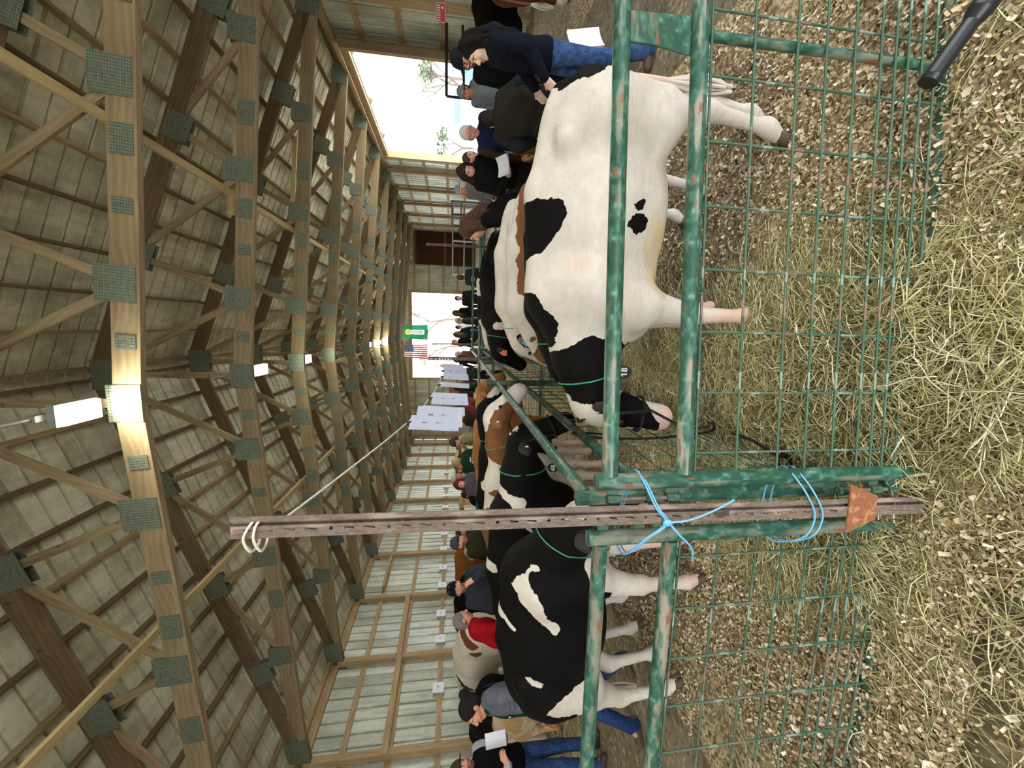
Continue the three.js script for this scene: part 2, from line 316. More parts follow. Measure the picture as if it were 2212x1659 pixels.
// long walls: sheets, girts, posts
function longWall(name, x, inward, openings) { // inward: +1 when the room lies towards +x
  const w = struct(name), H = roofY(x) + 0.02, g0 = sheetGeo(SW, H, H), out = V(-inward, 0, 0);
  const clear = (z) => openings.some(([a, b]) => z < a && z > b);
  const basis = new THREE.Matrix4().makeBasis(V(0, 0, inward > 0 ? 1 : -1), V(0, 1, 0), out);
  const put = (z, wd, y, h, mat) => { const m = mesh('wall_sheet', wd === SW && y === 0 ? g0 : sheetGeo(wd, h, h), mat, w); m.quaternion.setFromRotationMatrix(basis); m.position.set(x, y, inward > 0 ? z - wd : z); };
  const cuts = [[ZB, ZB]]; let z = ZB, k = 0;
  const stops = openings.map(([a, b, h]) => ({ a, b, h })).sort((p, q) => q.a - p.a);
  for (const o of [...stops, { a: ZF, b: ZF, h: 0 }]) {
    while (z > o.a + 1e-3) { const wd = Math.min(SW, z - o.a); put(z, wd, 0, H, sheetMats[k++ % 4]); z -= wd; }
    while (o.h && z > o.b + 1e-3) { const wd = Math.min(SW, z - o.b); put(z, wd, o.h, H - o.h, sheetMats[k++ % 4]); z -= wd; }
  }
  const gx = x + inward * 0.025;
  const segs = (y) => { let z0 = ZB; const r = []; for (const o of stops) if (y < o.h) { r.push([z0, o.a]); z0 = o.b; } r.push([z0, ZF]); return r; };
  for (const y of [0.2, 1.05, 1.97, 2.98, 3.95]) for (const [a, b] of segs(y)) for (let q = a; q > b + 0.05; q -= 5) beam('girt', V(gx, y, q), V(gx, y, Math.max(q - 5, b)), 0.13, 0.045, M.stud, w);
  for (let q = ZB; q > ZF; q -= 5) beam('header', V(x + inward * 0.05, 4.72, q), V(x + inward * 0.05, 4.72, Math.max(q - 5, ZF)), 0.24, 0.09, M.stud, w);
  for (let pz = 2.5; pz > ZF + 0.1; pz -= BAY) if (!clear(pz)) beam('post', V(x + inward * 0.125, 0, pz), V(x + inward * 0.125, 4.62, pz), 0.15, 0.15, M.stud, w, V(0, 0, 1));
  return w;
}
const doorR = [-11.7, -18.2, 4.34];
const ADDED_SIDE_DOOR = [3.6, -1.6, 3.6];  // unseen opening, added so daylight reaches the near cow from the right
longWall('wall_left', XL, 1, []);
const wr = longWall('wall_right', XR, -1, [ADDED_SIDE_DOOR, doorR]);
for (const [a, b, h] of [doorR, ADDED_SIDE_DOOR]) { // jambs and lintel of the right-hand openings
  for (const z of [a + 0.09, b - 0.09]) beam('jamb', V(XR - 0.12, 0, z), V(XR - 0.12, h + 0.2, z), 0.2, 0.24, M.stud, wr, V(0, 0, 1));
  beam('lintel', V(XR - 0.14, h + 0.13, a), V(XR - 0.14, h + 0.13, b), 0.26, 0.1, M.stud, wr);
  beam('door_track', V(XR - 0.32, h + 0.2, a + 0.4), V(XR - 0.32, h + 0.2, b - 0.2), 0.09, 0.05, M.stud, wr);
}
beam('jamb_board', V(XR - 0.26, 0, -11.35), V(XR - 0.26, 4.5, -11.35), 0.3, 0.05, M.truss2, wr, V(0, 0, 1));
// rail board fixed to the inner faces of the left posts
{ const w = scene.getObjectByName('wall_left'); beam('rail_board', V(XL + 0.23, 3.05, -7.4), V(XL + 0.23, 3.05, -10.0), 0.14, 0.05, M.stud, w); beam('rail_board', V(XL + 0.23, 3.08, -10), V(XL + 0.23, 3.08, -12.5), 0.14, 0.05, M.stud, w); beam('rail_board', V(XL + 0.23, 3.95, -12.9), V(XL + 0.23, 3.95, -14.8), 0.1, 0.05, M.stud, w); }

// end walls
function endWall(name, z, inward, x0, x1, h) { // opening from x0 to x1 up to h
  const w = struct(name), gap = 0.03, strip = (a, b, y0) => { for (let x = a; x < b - 1e-3;) { let e = Math.min(x + SW, b); if (x < XC - 1e-3 && e > XC) e = XC; const wd = e - x, m = mesh('wall_sheet', sheetGeo(wd, (inward > 0 ? roofY(x) : roofY(e)) - y0 - gap, (inward > 0 ? roofY(e) : roofY(x)) - y0 - gap), sheetMats[Math.floor(Math.abs(x) * 3) % 4], w);
    m.quaternion.setFromRotationMatrix(new THREE.Matrix4().makeBasis(V(inward > 0 ? -1 : 1, 0, 0).negate(), V(0, 1, 0), V(0, 0, -inward))); if (inward < 0) m.quaternion.setFromRotationMatrix(new THREE.Matrix4().makeBasis(V(-1, 0, 0), V(0, 1, 0), V(0, 0, 1).multiplyScalar(1))); else m.quaternion.setFromRotationMatrix(new THREE.Matrix4().makeBasis(V(1, 0, 0), V(0, 1, 0), V(0, 0, 1)));
    m.position.set(inward > 0 ? x : e, y0, z - inward * 0.04); x = e; } };
  strip(XL, x0, 0); strip(x0, x1, h); strip(x1, XR, 0);
  for (const y of [0.2, 1.3, 2.4, 3.5, 4.6, 5.6, 6.6]) { const reach = y < 4.6 ? 8 : (7.5 - y) / 0.36; const a = Math.max(XL, XC - reach), b = Math.min(XR, XC + reach);
    for (const [p, q] of y < h ? [[a, x0], [x1, b]] : [[a, (a + b) / 2], [(a + b) / 2, b]]) if (q - p > 0.1) beam('girt', V(p, y, z + inward * 0.025), V(q, y, z + inward * 0.025), 0.12, 0.045, M.stud, w); }
  for (const x of [x0 - 0.07, x1 + 0.07, XL + 0.1, XR - 0.1, (XL + x0) / 2, (XR + x1) / 2]) beam('post', V(x, 0, z + inward * 0.12), V(x, Math.min(roofY(x) - 0.3, 5.2), z + inward * 0.12), 0.15, 0.15, M.stud, w, V(0, 0, 1));
  beam('lintel', V(x0 - 0.2, h + 0.13, z + inward * 0.13), V(x1 + 0.2, h + 0.13, z + inward * 0.13), 0.26, 0.1, M.stud, w);
  return w;
}
const FAR = endWall('wall_far', ZF, 1, -4.15, 2.43, 4.78);
endWall('wall_front', ZB, -1, -3.2, 2.2, 2.5);
{ // brown plywood sliding door leaf parked against the far wall
  const d = thing('sliding_door', 'brown plywood sliding door leaf parked against the far end wall', 'door', [5.75, 0, ZF + 0.3]); d.userData.kind = 'thing';
  for (const x of [-0.62, 0.62]) mesh('plywood_panel', box(x - 0.61, x + 0.61, 0.1, 4.55, -0.02, 0.02), std({ map: woodB, color: srgb(150, 98, 62), roughness: 0.8 }), d);
  for (const [y0, y1] of [[0.1, 0.26], [2.2, 2.36], [4.4, 4.55]]) mesh('rail', box(-1.23, 1.23, y0, y1, 0.02, 0.05), std({ color: srgb(120, 78, 50), roughness: 0.8 }), d);
}

// ground outside and daylight side
M.yard = std({ map: tex(512, 512, (u, v) => mix([206, 204, 198], [234, 232, 228], dirtA(u, v) * 0.6 + dirtB(u, v) * 0.4), true, [0.2, 0.2]), roughness: 0.95 });
{ const g = new THREE.PlaneGeometry(240, 240); g.rotateX(-Math.PI / 2); const uv = g.attributes.uv, p = g.attributes.position; for (let i = 0; i < uv.count; i++) uv.setXY(i, p.getX(i), p.getZ(i)); const y = struct('ground_yard', g, M.yard); y.position.y = -0.16; }

// LED fittings along the ridge
function lamp(z, label) {
  const t = thing('led_barn_light', label, 'light', [XC - 0.02, 5.42, z], 0, 'LED lights along the ridge');
  mesh('housing', box(-0.11, 0.11, 0.05, 0.12, -0.24, 0.24), M.galv, t);
  mesh('mounting_arm', box(-0.03, 0.03, 0.12, 0.2, -0.5, 0.35), M.galv, t);
  mesh('conduit', rod(V(0.0, 0.16, -0.3), V(0.0, 0.16, 1.4), 0.02), M.galv, t);
  const lens = mesh('glowing_lens', box(-0.1, 0.1, 0, 0.05, -0.22, 0.22), std({ color: 0xffffff, emissive: srgb(255, 255, 236), emissiveIntensity: 1.2 }), t); lens.castShadow = false;
  const L = new THREE.RectAreaLight(srgb(255, 252, 226), LAMP_POWER, 0.2, 0.44); L.position.set(XC - 0.02, 5.41, z); L.rotation.x = -Math.PI / 2; scene.add(L);
  const P = new THREE.PointLight(srgb(255, 250, 214), 0.06); P.position.set(XC - 0.02, 5.445, z); P.shadow.radius = 4; P.castShadow = true; scene.add(P);
}
lamp(-0.35, 'unseen LED light added under the ridge straight above the front gates'); lamp(-4.62, 'bright LED light nearest overhead, glowing under the ridge'); lamp(-8.6, 'lit LED light second along the ridge, beyond the second truss'); lamp(-11.2, 'lit LED light third along the ridge, beyond the third truss');  // the lamp over the gates is unseen, added to brighten the near floor
lamp(-19.3, 'small far LED light, nearer one of the close pair'); lamp(-21.9, 'small far LED light, farther one of the close pair'); lamp(-28, 'farthest LED light beside the flags');
// ---------------------------------------------------------------- bedding, hay
const shavA = fbm(601, 48, 3), shavB = fbm(631, 6, 4), shavC = fbm(661, 96, 2);
M.shavings = std({ map: tex(1024, 1024, (u, v) => { const a = shavA(u, v), b = shavB(u, v), c = shavC(u, v); let q = mix([140, 120, 90], [212, 194, 158], sstep(0.3, 0.7, a * 0.7 + c * 0.3)); q = mix(q, [124, 106, 76], 0.5 * sstep(0.5, 0.75, b)); if (c > 0.7) q = mix(q, [234, 220, 190], 0.75); if (a < 0.3) q = mix(q, [84, 68, 46], 0.6); return q; }, true, [0.9, 0.9]), roughness: 0.95, bumpMap: tex(512, 512, (u, v) => shavA(u, v) * 0.7 + shavC(u, v) * 0.3, false, [0.9, 0.9]), bumpScale: 0.02 });
const bump2 = fbm(691, 5, 4);
const bedH = (x, z) => 0.012 + 0.05 * bump2(x * 0.23 + 5, z * 0.23 + 5) - 0.012;
function bedding(name, x0, x1, z0, z1, label, step = 0.09) {
  const nx = Math.ceil((x1 - x0) / step), nz = Math.ceil((z1 - z0) / step), g = new THREE.PlaneGeometry(x1 - x0, z1 - z0, nx, nz); g.rotateX(-Math.PI / 2);
  const p = g.attributes.position, uv = g.attributes.uv, cx = (x0 + x1) / 2, cz = (z0 + z1) / 2;
  for (let i = 0; i < p.count; i++) { const x = p.getX(i) + cx, z = p.getZ(i) + cz, e = Math.min(x - x0, x1 - x, z - z0, z1 - z), w = 0.12 * (bump2(x, z) - 0.5); p.setXYZ(i, x + w, e < 0.02 || (x < -0.5 && x > -3 && z > -0.97 + 0.25 * (bump2(x * 0.7, z * 0.7) - 0.5)) ? -0.02 : bedH(x, z) * sstep(0, 0.25, e) + 0.004, z + w); uv.setXY(i, x, z); }
  g.computeVertexNormals(); const m = mesh(numbered(name), g, M.shavings); m.userData = { kind: 'stuff', label, category: 'bedding' }; scene.add(m);
}
bedding('shavings_bed', -2.9, 2.05, -7.2, -0.55, 'wood shavings spread over the front pens under the cows');
bedding('shavings_bed', -3.1, 2.2, -13, -7.4, 'wood shavings spread over the far pens beyond the green rails', 0.2);
bedding('shavings_bed', -8.8, -4.9, -30, -3.2, 'wood shavings under cows tied along the wall of number cards', 0.25);
bedding('shavings_bed', 3.9, 6.8, -9.5, -2.5, 'wood shavings under the brown cow by the right wall', 0.25);

function strand(bend, seg = 4) { // unit-length straw along x, triangular section of unit radius in y-z
  const P = [], I = []; for (let i = 0; i <= seg; i++) { const t = i / seg - 0.5, y = bend * (0.25 - t * t), z = bend * 0.6 * Math.sin(i * 2.1); for (let k = 0; k < 3; k++) { const a = k * 2.094; P.push(t, y + 0.0075 * Math.cos(a), z * 0.12 + 0.0075 * Math.sin(a)); } }
  for (let i = 0; i < seg; i++) for (let k = 0; k < 3; k++) { const a = i * 3 + k, b = i * 3 + (k + 1) % 3; I.push(a, b, a + 3, b, b + 3, a + 3); }
  const g = new THREE.BufferGeometry(); g.setAttribute('position', new THREE.Float32BufferAttribute(P, 3)); g.setAttribute('uv', new THREE.Float32BufferAttribute(new Array(P.length / 3 * 2).fill(0), 2)); g.setIndex(I); g.computeVertexNormals(); return g;
}
const hayCols = [[222, 212, 162], [208, 198, 142], [232, 224, 184], [190, 180, 128], [200, 200, 148], [172, 160, 114], [238, 232, 200], [150, 136, 96], [216, 200, 146]].map((c) => srgb(...c));
const chipCols = [[232, 216, 186], [214, 194, 160], [186, 162, 128], [242, 232, 208], [158, 134, 104], [222, 204, 172], [200, 174, 132]].map((c) => srgb(...c));
const dummy = new THREE.Object3D();
function scatter(name, geo, mat, n, cols, place, label, category) {
  const m = new THREE.InstancedMesh(geo, mat, n); m.name = numbered(name); let k = 0, guard = 0;
  while (guard++ < n) { if (!place(dummy)) continue; dummy.updateMatrix(); m.setMatrixAt(k, dummy.matrix); m.setColorAt(k, pick(cols)); k++; }
  m.count = k; m.userData = { kind: 'stuff', label, category }; shade(m); scene.add(m);
}
const g2 = (x, s) => Math.exp(-(x / s) * (x / s));
// how much hay lies at a place, 0..1
function hayAt(x, z) {
  let h = 0; const n = bump2(x * 0.5 + 3, z * 0.5 + 7), gateZ = x > -0.58 ? -1.21 - 0.085 * (x + 0.0) : -1.22;
  if (z < gateZ && z > -7.2 && x > -0.62) h = Math.max(h, 0.95 * sstep(0.75, -0.05, x + 0.35 * (n - 0.5)) * (z > -3.4 ? 1 : 0.8));
  if (z < gateZ && z > -7.2 && x <= -0.62) h = Math.max(h, (z > -1.9 ? 1 : 0.55) * sstep(-1.45, -0.85, x + 0.3 * (n - 0.5)));
  if (z >= gateZ) h = Math.max(h, sstep(-0.8, -1.0, z + 0.3 * (n - 0.5)) * g2(x + 0.1 - 0.3 * (n - 0.5), 0.42) * 0.85, 0.35 * g2(z + 1.1, 0.12) * sstep(-1.6, -0.9, x) * sstep(0.9, 0.3, x), 0.28 * sstep(-0.62, -0.8, z) * g2(x + 0.25, 0.42), 0.05 * sstep(-0.6, -0.8, z));
  return h * (0.55 + 0.9 * n);
}
const M_hay = std({ color: 0xffffff, roughness: 0.75 }), M_chip = std({ color: 0xffffff, roughness: 0.85, side: THREE.DoubleSide });
for (const [bend, n] of [[0.0, 56000], [0.12, 46000], [-0.2, 32000], [0.45, 12000]]) scatter('hay', strand(bend), M_hay, n, hayCols, (d) => {
  const near = rnd() < 0.75, x = near ? rr(-1.7, 1.1) : rr(-2.2, 1.2), z = near ? rr(-2.3, -0.5) : rr(-7.0, -2.2), h = hayAt(x, z); if (rnd() > h) return false;
  const L = rr(0.07, 0.26) * (near ? 1 : 1.1), pile = 0.13 * Math.min(1, h) * sstep(0.3, 0.9, h);
  d.position.set(x, bedH(x, z) + 0.012 + pile * rnd(), z); d.rotation.set(rr(0, 6.3), rr(0, 6.3), rr(-1, 1) * (pile > 0.02 ? 0.32 : 0.1), 'YZX'); d.scale.set(L, 0.16 + 0.16 * rnd(), 0.16 + 0.16 * rnd()); return true;
}, 'loose pale hay strewn around the gate and along the feed line', 'hay');
scatter('hay', strand(0.15), M_hay, 14000, hayCols, (d) => { const x = rr(-8.6, -5), z = rr(-30, -3.4); if (rnd() > 0.35 + 0.6 * sstep(-6.5, -8.5, x)) return false; d.position.set(x, 0.06 + 0.05 * rnd(), z); d.rotation.set(rr(0, 6.3), rr(0, 6.3), rr(-0.3, 0.3), 'YZX'); d.scale.set(rr(0.15, 0.4), 0.5, 0.5); return true; }, 'hay lying under the cows along the wall of number cards', 'hay');
const chipGeo = (() => { const g = new THREE.PlaneGeometry(1, 0.6, 2, 1); const p = g.attributes.position; for (let i = 0; i < p.count; i++) p.setZ(i, 0.3 * p.getX(i) * p.getX(i) * 4 * 0.5 + (i % 2) * 0.06); g.rotateX(-Math.PI / 2); g.computeVertexNormals(); return g; })();
const chipGeo2 = (() => { const g = new THREE.CircleGeometry(0.5, 5); const p = g.attributes.position; for (let i = 0; i < p.count; i++) p.setZ(i, 0.2 * Math.abs(p.getX(i))); g.rotateX(-Math.PI / 2); g.computeVertexNormals(); return g; })();
for (const [g, n] of [[chipGeo, 62000], [chipGeo2, 44000]]) scatter('wood_chips', g, M_chip, n, chipCols, (d) => {
  const near = rnd() < 0.7, x = near ? rr(-2.2, 1.6) : rr(-2.8, 1.95), z = near ? rr(-2.4, -0.45) : rr(-4.6, -2.2); const h = hayAt(x, z); if (rnd() < 0.75 * h) return false;
  if (z > -1.0) { const n2 = bump2(x * 0.6 + 1, z * 0.6), lim = x < -0.75 ? -0.92 + 0.2 * (n2 - 0.5) - 0.25 * (x + 0.75) * 0 : -0.55; if (z > lim && rnd() > 0.12) return false; }
  const s = rr(0.006, 0.016) * (rnd() < 0.08 ? 1.8 : 1) * (near ? 1 : 1.25);
  d.position.set(x, bedH(x, z) + 0.006 + 0.018 * rnd(), z); d.rotation.set(rr(-0.7, 0.7), rr(0, 6.3), rr(-0.7, 0.7)); d.scale.set(s * rr(0.8, 1.8), s, s); return true;
}, 'pale wood chips scattered over the pens and in front of the gates', 'wood chips');

// ---------------------------------------------------------------- green stock panels
const WIRES = [0.756, 0.603, 0.497, 0.39, 0.29, 0.233, 0.184, 0.128, 0.076];
function hinge(parent, x, y, side) { // barrel loops and a pin next to an end post
  mesh('hinge_pin', rod(V(x, y - 0.22, 0.012), V(x, y + 0.01, 0.012), 0.0075), M.rust, parent);
  for (const dy of [0, -0.13, -0.2]) mesh('hinge_loop', (() => { const g = rod(V(x, y - 0.03 + dy, 0.012), V(x, y + 0.012 + dy, 0.012), 0.015, 0.015, 12); return join([g, box(Math.min(x, x + side * 0.04), Math.max(x, x + side * 0.04), y - 0.028 + dy, y + 0.01 + dy, 0.002, 0.007)]); })(), M.greenDusty, parent);
}
function panel(o, L, wireTo = L, verts = true, wires = WIRES) { // along local x from 0 to L
  const R = 0.0262;
  mesh('top_rail', rod(V(0.02, 1.2, 0), V(L - 0.02, 1.2, 0), R, R, 14), M.green, o);
  mesh('middle_rail', rod(V(0.02, 0.945, 0), V(L - 0.02, 0.945, 0), R, R, 14), M.greenDusty, o);
  mesh('bottom_rail', rod(V(0.02, 0.02, 0), V(L - 0.02, 0.02, 0), R, R, 12), M.green, o);
  for (const x of [0, L]) mesh('end_post', join([rod(V(x, 0.0, 0), V(x, 1.245, 0), R * 1.02, R * 1.02, 14), rod(V(x, 1.244, 0), V(x, 1.246, 0), R * 0.8, R * 0.8, 14)]), M.green, o);
  for (const y of [0.905, ...wires]) mesh('wire', rod(V(0, y, 0.0), V(wireTo, y, 0.0), 0.0042, 0.0042, 6), M.greenWire, o);
  if (verts) for (let x = 0.085; x < L - 0.03; x += 0.2) mesh('wire', rod(V(x, 0.02, -0.006), V(x, 0.905, -0.006), 0.0042, 0.0042, 6), M.greenWire, o);
}
const G = {};
G.front = thing('stock_panel', 'green mesh gate panel in front of the white cow tagged 18', 'gate panel', [-0.482, 0, -1.172], Math.atan(0.085), 'green tube stock panels');
panel(G.front, 3.0); hinge(G.front, -0.055, 1.2, 1); hinge(G.front, -0.055, 0.36, 1);
{ // bent strap between the rails and an upright tube below it
  const sh = new THREE.Shape([new THREE.Vector2(1.355, 1.19), new THREE.Vector2(1.44, 1.19), new THREE.Vector2(1.46, 0.95), new THREE.Vector2(1.345, 0.95), new THREE.Vector2(1.352, 1.08)]);
  const g = new THREE.ExtrudeGeometry(sh, { depth: 0.006, bevelEnabled: true, bevelSize: 0.002, bevelThickness: 0.002, bevelSegments: 1 }); const p = g.attributes.position; for (let i = 0; i < p.count; i++) p.setZ(i, p.getZ(i) + 0.012 * Math.sin((p.getY(i) - 0.95) * 9) - 0.02); g.computeVertexNormals();
  mesh('latch_strap', g, M.green, G.front); mesh('upright_tube', rod(V(1.42, 0.02, -0.02), V(1.415, 0.93, -0.02), 0.016, 0.016, 12), M.green, G.front);
  mesh('wire_clip', rod(V(0.62, 0.9, 0), V(0.62, 0.945, 0), 0.008), M.greenDark, G.front); mesh('wire_clip', rod(V(0.02, 0.9, 0), V(0.02, 0.945, 0), 0.008), M.greenDark, G.front);
}
G.left = thing('stock_panel', 'green mesh gate panel in front of the black cow with white slash', 'gate panel', [-0.7, 0, -1.22], Math.PI, 'green tube stock panels');
panel(G.left, 3.0); hinge(G.left, -0.05, 1.2, 1); hinge(G.left, -0.05, 0.36, 1); mesh('wire_clip', rod(V(0.93, 0.9, 0), V(0.93, 0.945, 0), 0.008), M.greenDark, G.left);
G.div = thing('stock_panel', 'green dividing panel running back from the rusty post between the cows', 'gate panel', [-0.62, 0, -1.36], Math.PI / 2, 'green tube stock panels'); panel(G.div, 3.02);
const cp = (pos, turn, label) => { const c = G.div.clone(); c.name = numbered('stock_panel'); c.position.set(...pos); c.rotation.y = turn; c.userData = { label, category: 'gate panel', group: 'green tube stock panels' }; scene.add(c); return c; };
cp([-0.62, 0, -4.42], Math.PI / 2, 'green dividing panel beyond the first, between heads of the farther cows');
cp([-0.66, 0, -7.5], Math.PI, 'green cross panel behind the brown and black cows, red plaid person beyond');
cp([-0.58, 0, -7.5], 0, 'green cross panel behind the farthest black cow of the front pen');
cp([-0.62, 0, -7.6], Math.PI / 2, 'green dividing panel in the second pen, under the hanging sheets');
cp([-0.58, 0, -10.2], 0, 'pale green cross panel with a tall post beside the crowd');
for (const [x, z] of [[-0.625, -4.4], [-0.62, -7.5]]) { const t = tagMesh('pen_post', rod(V(x, 0, z), V(x, 1.32, z), 0.03, 0.03, 12), M.greenDark, z > -5 ? 'dark green pen post joining the two dividing panels' : 'dark green pen post where the cross panels meet', 'post'); }

// ---------------------------------------------------------------- rusty channel post, twine, line with sheets
function channelPost(pos, H, label, lean = [0, 0], plateY = 0.31) {
  const t = thing('fence_post', label, 'fence post', pos); t.rotation.z = lean[0]; t.rotation.x = lean[1];
  const side = (x0, x1, z0, z1, name = 'flange') => mesh(name, (() => { const g = box(x0, x1, 0, H, z0, z1), uv = g.attributes.uv, p = g.attributes.position; for (let i = 0; i < uv.count; i++) uv.setXY(i, p.getY(i), p.getX(i)); return g; })(), M.rust, t);
  side(0.020, 0.031, 0.0, 0.004); side(-0.031, -0.026, 0, 0.004);
  side(0.016, 0.020, -0.016, 0.004, 'web'); side(-0.026, -0.022, -0.012, 0.004, 'web'); side(0.000, 0.004, -0.014, 0.0, 'web'); side(0.000, 0.020, -0.018, -0.014, 'web');
  const sh = new THREE.Shape([new THREE.Vector2(-0.022, 0), new THREE.Vector2(0.004, 0), new THREE.Vector2(0.004, H), new THREE.Vector2(-0.022, H)]);
  let k = 0; for (let y = 0.42; y < H - 0.03; y += 0.052, k++) { const hp = new THREE.Path(); if (k % 3 === 1) hp.absellipse(-0.009, y, 0.0048, 0.0052, 0, Math.PI * 2); else { hp.moveTo(-0.013, y - 0.014); hp.lineTo(-0.007, y - 0.016); hp.lineTo(-0.004, y + 0.016); hp.lineTo(-0.008, y + 0.018); hp.closePath(); } sh.holes.push(hp); }
  const g = new THREE.ExtrudeGeometry(sh, { depth: 0.004, bevelEnabled: false, curveSegments: 8 }), uv = g.attributes.uv, p = g.attributes.position; for (let i = 0; i < uv.count; i++) uv.setXY(i, p.getY(i), p.getX(i)); mesh('punched_face', g, M.rust, t);
  for (let y = 0.45, i = 0; y < H - 0.05; y += 0.156, i++) for (const dy of [0, 0.104]) mesh('lug', (() => { const q = box(-0.013, -0.005, y + dy - 0.014, y + dy + 0.012, 0.004, 0.007); return q; })(), M.rust, t);
  const sp = new THREE.Shape([new THREE.Vector2(-0.085, plateY + 0.05), new THREE.Vector2(0.085, plateY + 0.06), new THREE.Vector2(0.042, plateY - 0.05), new THREE.Vector2(-0.042, plateY - 0.055)]);
  const sg = new THREE.ExtrudeGeometry(sp, { depth: 0.005, bevelEnabled: true, bevelSize: 0.001, bevelThickness: 0.001, bevelSegments: 1 }); mesh('anchor_plate', sg, M.rustOrange, t).position.z = 0.005; return t;
}
channelPost([-0.585, 0, -1.122], 2.29, 'tall rusty punched steel post tied between the two front gates', [-0.012, 0]);
channelPost([-0.6, 0, -7.42], 2.13, 'far rusty steel post at the meeting of the cross panels', [0, 0]);
channelPost([1.9, 0, -10.15], 2.33, 'tall pale steel post beyond the brown-haired person', [0.0, 0]);
channelPost([-0.55, 0, -12.5], 2.3, 'thin rusty steel post against the bright far doorway', [0.01, 0]);
{ // blue baling twine round post and gate posts
  const t = thing('blue_twine', 'blue baling twine knotted round the rusty post near its middle', 'twine', [-0.575, 1.07, -1.12]);
  mesh('loop', hose([V(0.115, 0.03, -0.09), V(0.11, 0.032, -0.03), V(0.03, 0.0, 0.012), V(-0.02, -0.035, 0.014), V(-0.08, 0.02, 0.0), V(-0.17, 0.06, -0.07), V(-0.14, 0.06, -0.14), V(0.0, 0.05, -0.12)], 0.0032, 60, 6, true), M.blueTwine, t);
  mesh('loop', hose([V(0.11, 0.022, -0.09), V(0.105, 0.022, -0.03), V(0.03, -0.008, 0.013), V(-0.02, -0.042, 0.016), V(-0.078, 0.01, 0.0), V(-0.165, 0.048, -0.07), V(-0.135, 0.05, -0.14), V(0.0, 0.04, -0.12)], 0.003, 60, 6, true), M.blueTwine, t);
  mesh('knot', ball(V(-0.02, -0.04, 0.017), [0.012, 0.015, 0.01]), M.blueTwine, t);
  mesh('loose_end', hose([V(-0.02, -0.04, 0.018), V(-0.005, -0.1, 0.035), V(0.03, -0.17, 0.05), V(0.062, -0.235, 0.05)], 0.0032, 20, 6), M.blueTwine, t);
  mesh('loose_end', hose([V(-0.02, -0.045, 0.018), V(-0.05, -0.07, 0.035), V(-0.1, -0.12, 0.03), V(-0.165, -0.15, 0.0)], 0.0032, 20, 6), M.blueTwine, t);
  const u = thing('blue_twine', 'second blue twine loop low on the rusty post above its plate', 'twine', [-0.575, 0.5, -1.12]);
  for (const d of [0, 0.03]) mesh('loop', hose([V(0.115, 0.05 - d, -0.09), V(0.1, 0.06 - d, -0.02), V(0.03, 0.025 - d, 0.014), V(-0.03, 0.0 - d, 0.014), V(-0.1, 0.02 - d, 0.005), V(-0.16, 0.06 - d, -0.1), V(0.0, 0.06 - d, -0.14)], 0.003, 50, 6, true), M.blueTwine, u);
  const b = thing('tape_scrap', 'dark scrap of tape stuck on the rusty post', 'tape', [-0.575, 0.84, -1.108]); mesh('scrap', (() => { const g = new THREE.PlaneGeometry(0.02, 0.05, 3, 5), p = g.attributes.position; for (let i = 0; i < p.count; i++) p.setZ(i, 0.006 * Math.sin(p.getY(i) * 90) + 0.004); g.computeVertexNormals(); return g; })(), std({ color: srgb(70, 64, 62), side: THREE.DoubleSide, roughness: 0.7 }), b);
}
const linePts = [V(-0.6, 2.235, -1.12), V(-0.62, 2.16, -1.6), V(-0.63, 2.02, -2.4), V(-0.63, 1.935, -3.0), V(-0.63, 1.85, -4.2), V(-0.62, 1.83, -5.4), V(-0.61, 1.9, -6.6), V(-0.6, 2.02, -7.42)];
{ const t = thing('white_line', 'white cord stretched from the rusty post top to the far post', 'cord'); mesh('cord', hose(linePts, 0.0045, 60, 6), M.whiteTwine, t);
  mesh('wrapping', hose([V(-0.625, 2.24, -1.115), V(-0.58, 2.25, -1.1), V(-0.545, 2.235, -1.115), V(-0.55, 2.23, -1.15), V(-0.62, 2.235, -1.15)], 0.004, 40, 6, true), M.whiteTwine, t);
  mesh('wrapping', hose([V(-0.625, 2.215, -1.115), V(-0.58, 2.225, -1.1), V(-0.545, 2.22, -1.115), V(-0.55, 2.21, -1.15), V(-0.62, 2.215, -1.15)], 0.004, 40, 6, true), M.whiteTwine, t); }
function textTex(w, h, draw) { const c = document.createElement('canvas'); c.width = w; c.height = h; const x = c.getContext('2d'); draw(x, w, h); const t = new THREE.CanvasTexture(c); t.colorSpace = THREE.SRGBColorSpace; return t; }
const sheetTex = textTex(256, 340, (x, w, h) => { x.fillStyle = '#bcc2d4'; x.fillRect(0, 0, w, h); x.fillStyle = '#444a58'; x.font = '22px sans-serif'; x.fillText('L', 26, 60); x.fillText('I L', 180, 60); x.font = 'bold 48px sans-serif'; x.fillText('8', 112, 120); x.fillText('1', 114, 215); x.font = '20px sans-serif'; x.fillText('L8', 26, 300); x.fillText('C L', 176, 300); });
const curve = new THREE.CatmullRomCurve3(linePts);
const words = ['nearest', 'second', 'third', 'fourth', 'fifth', 'sixth', 'seventh', 'eighth'];
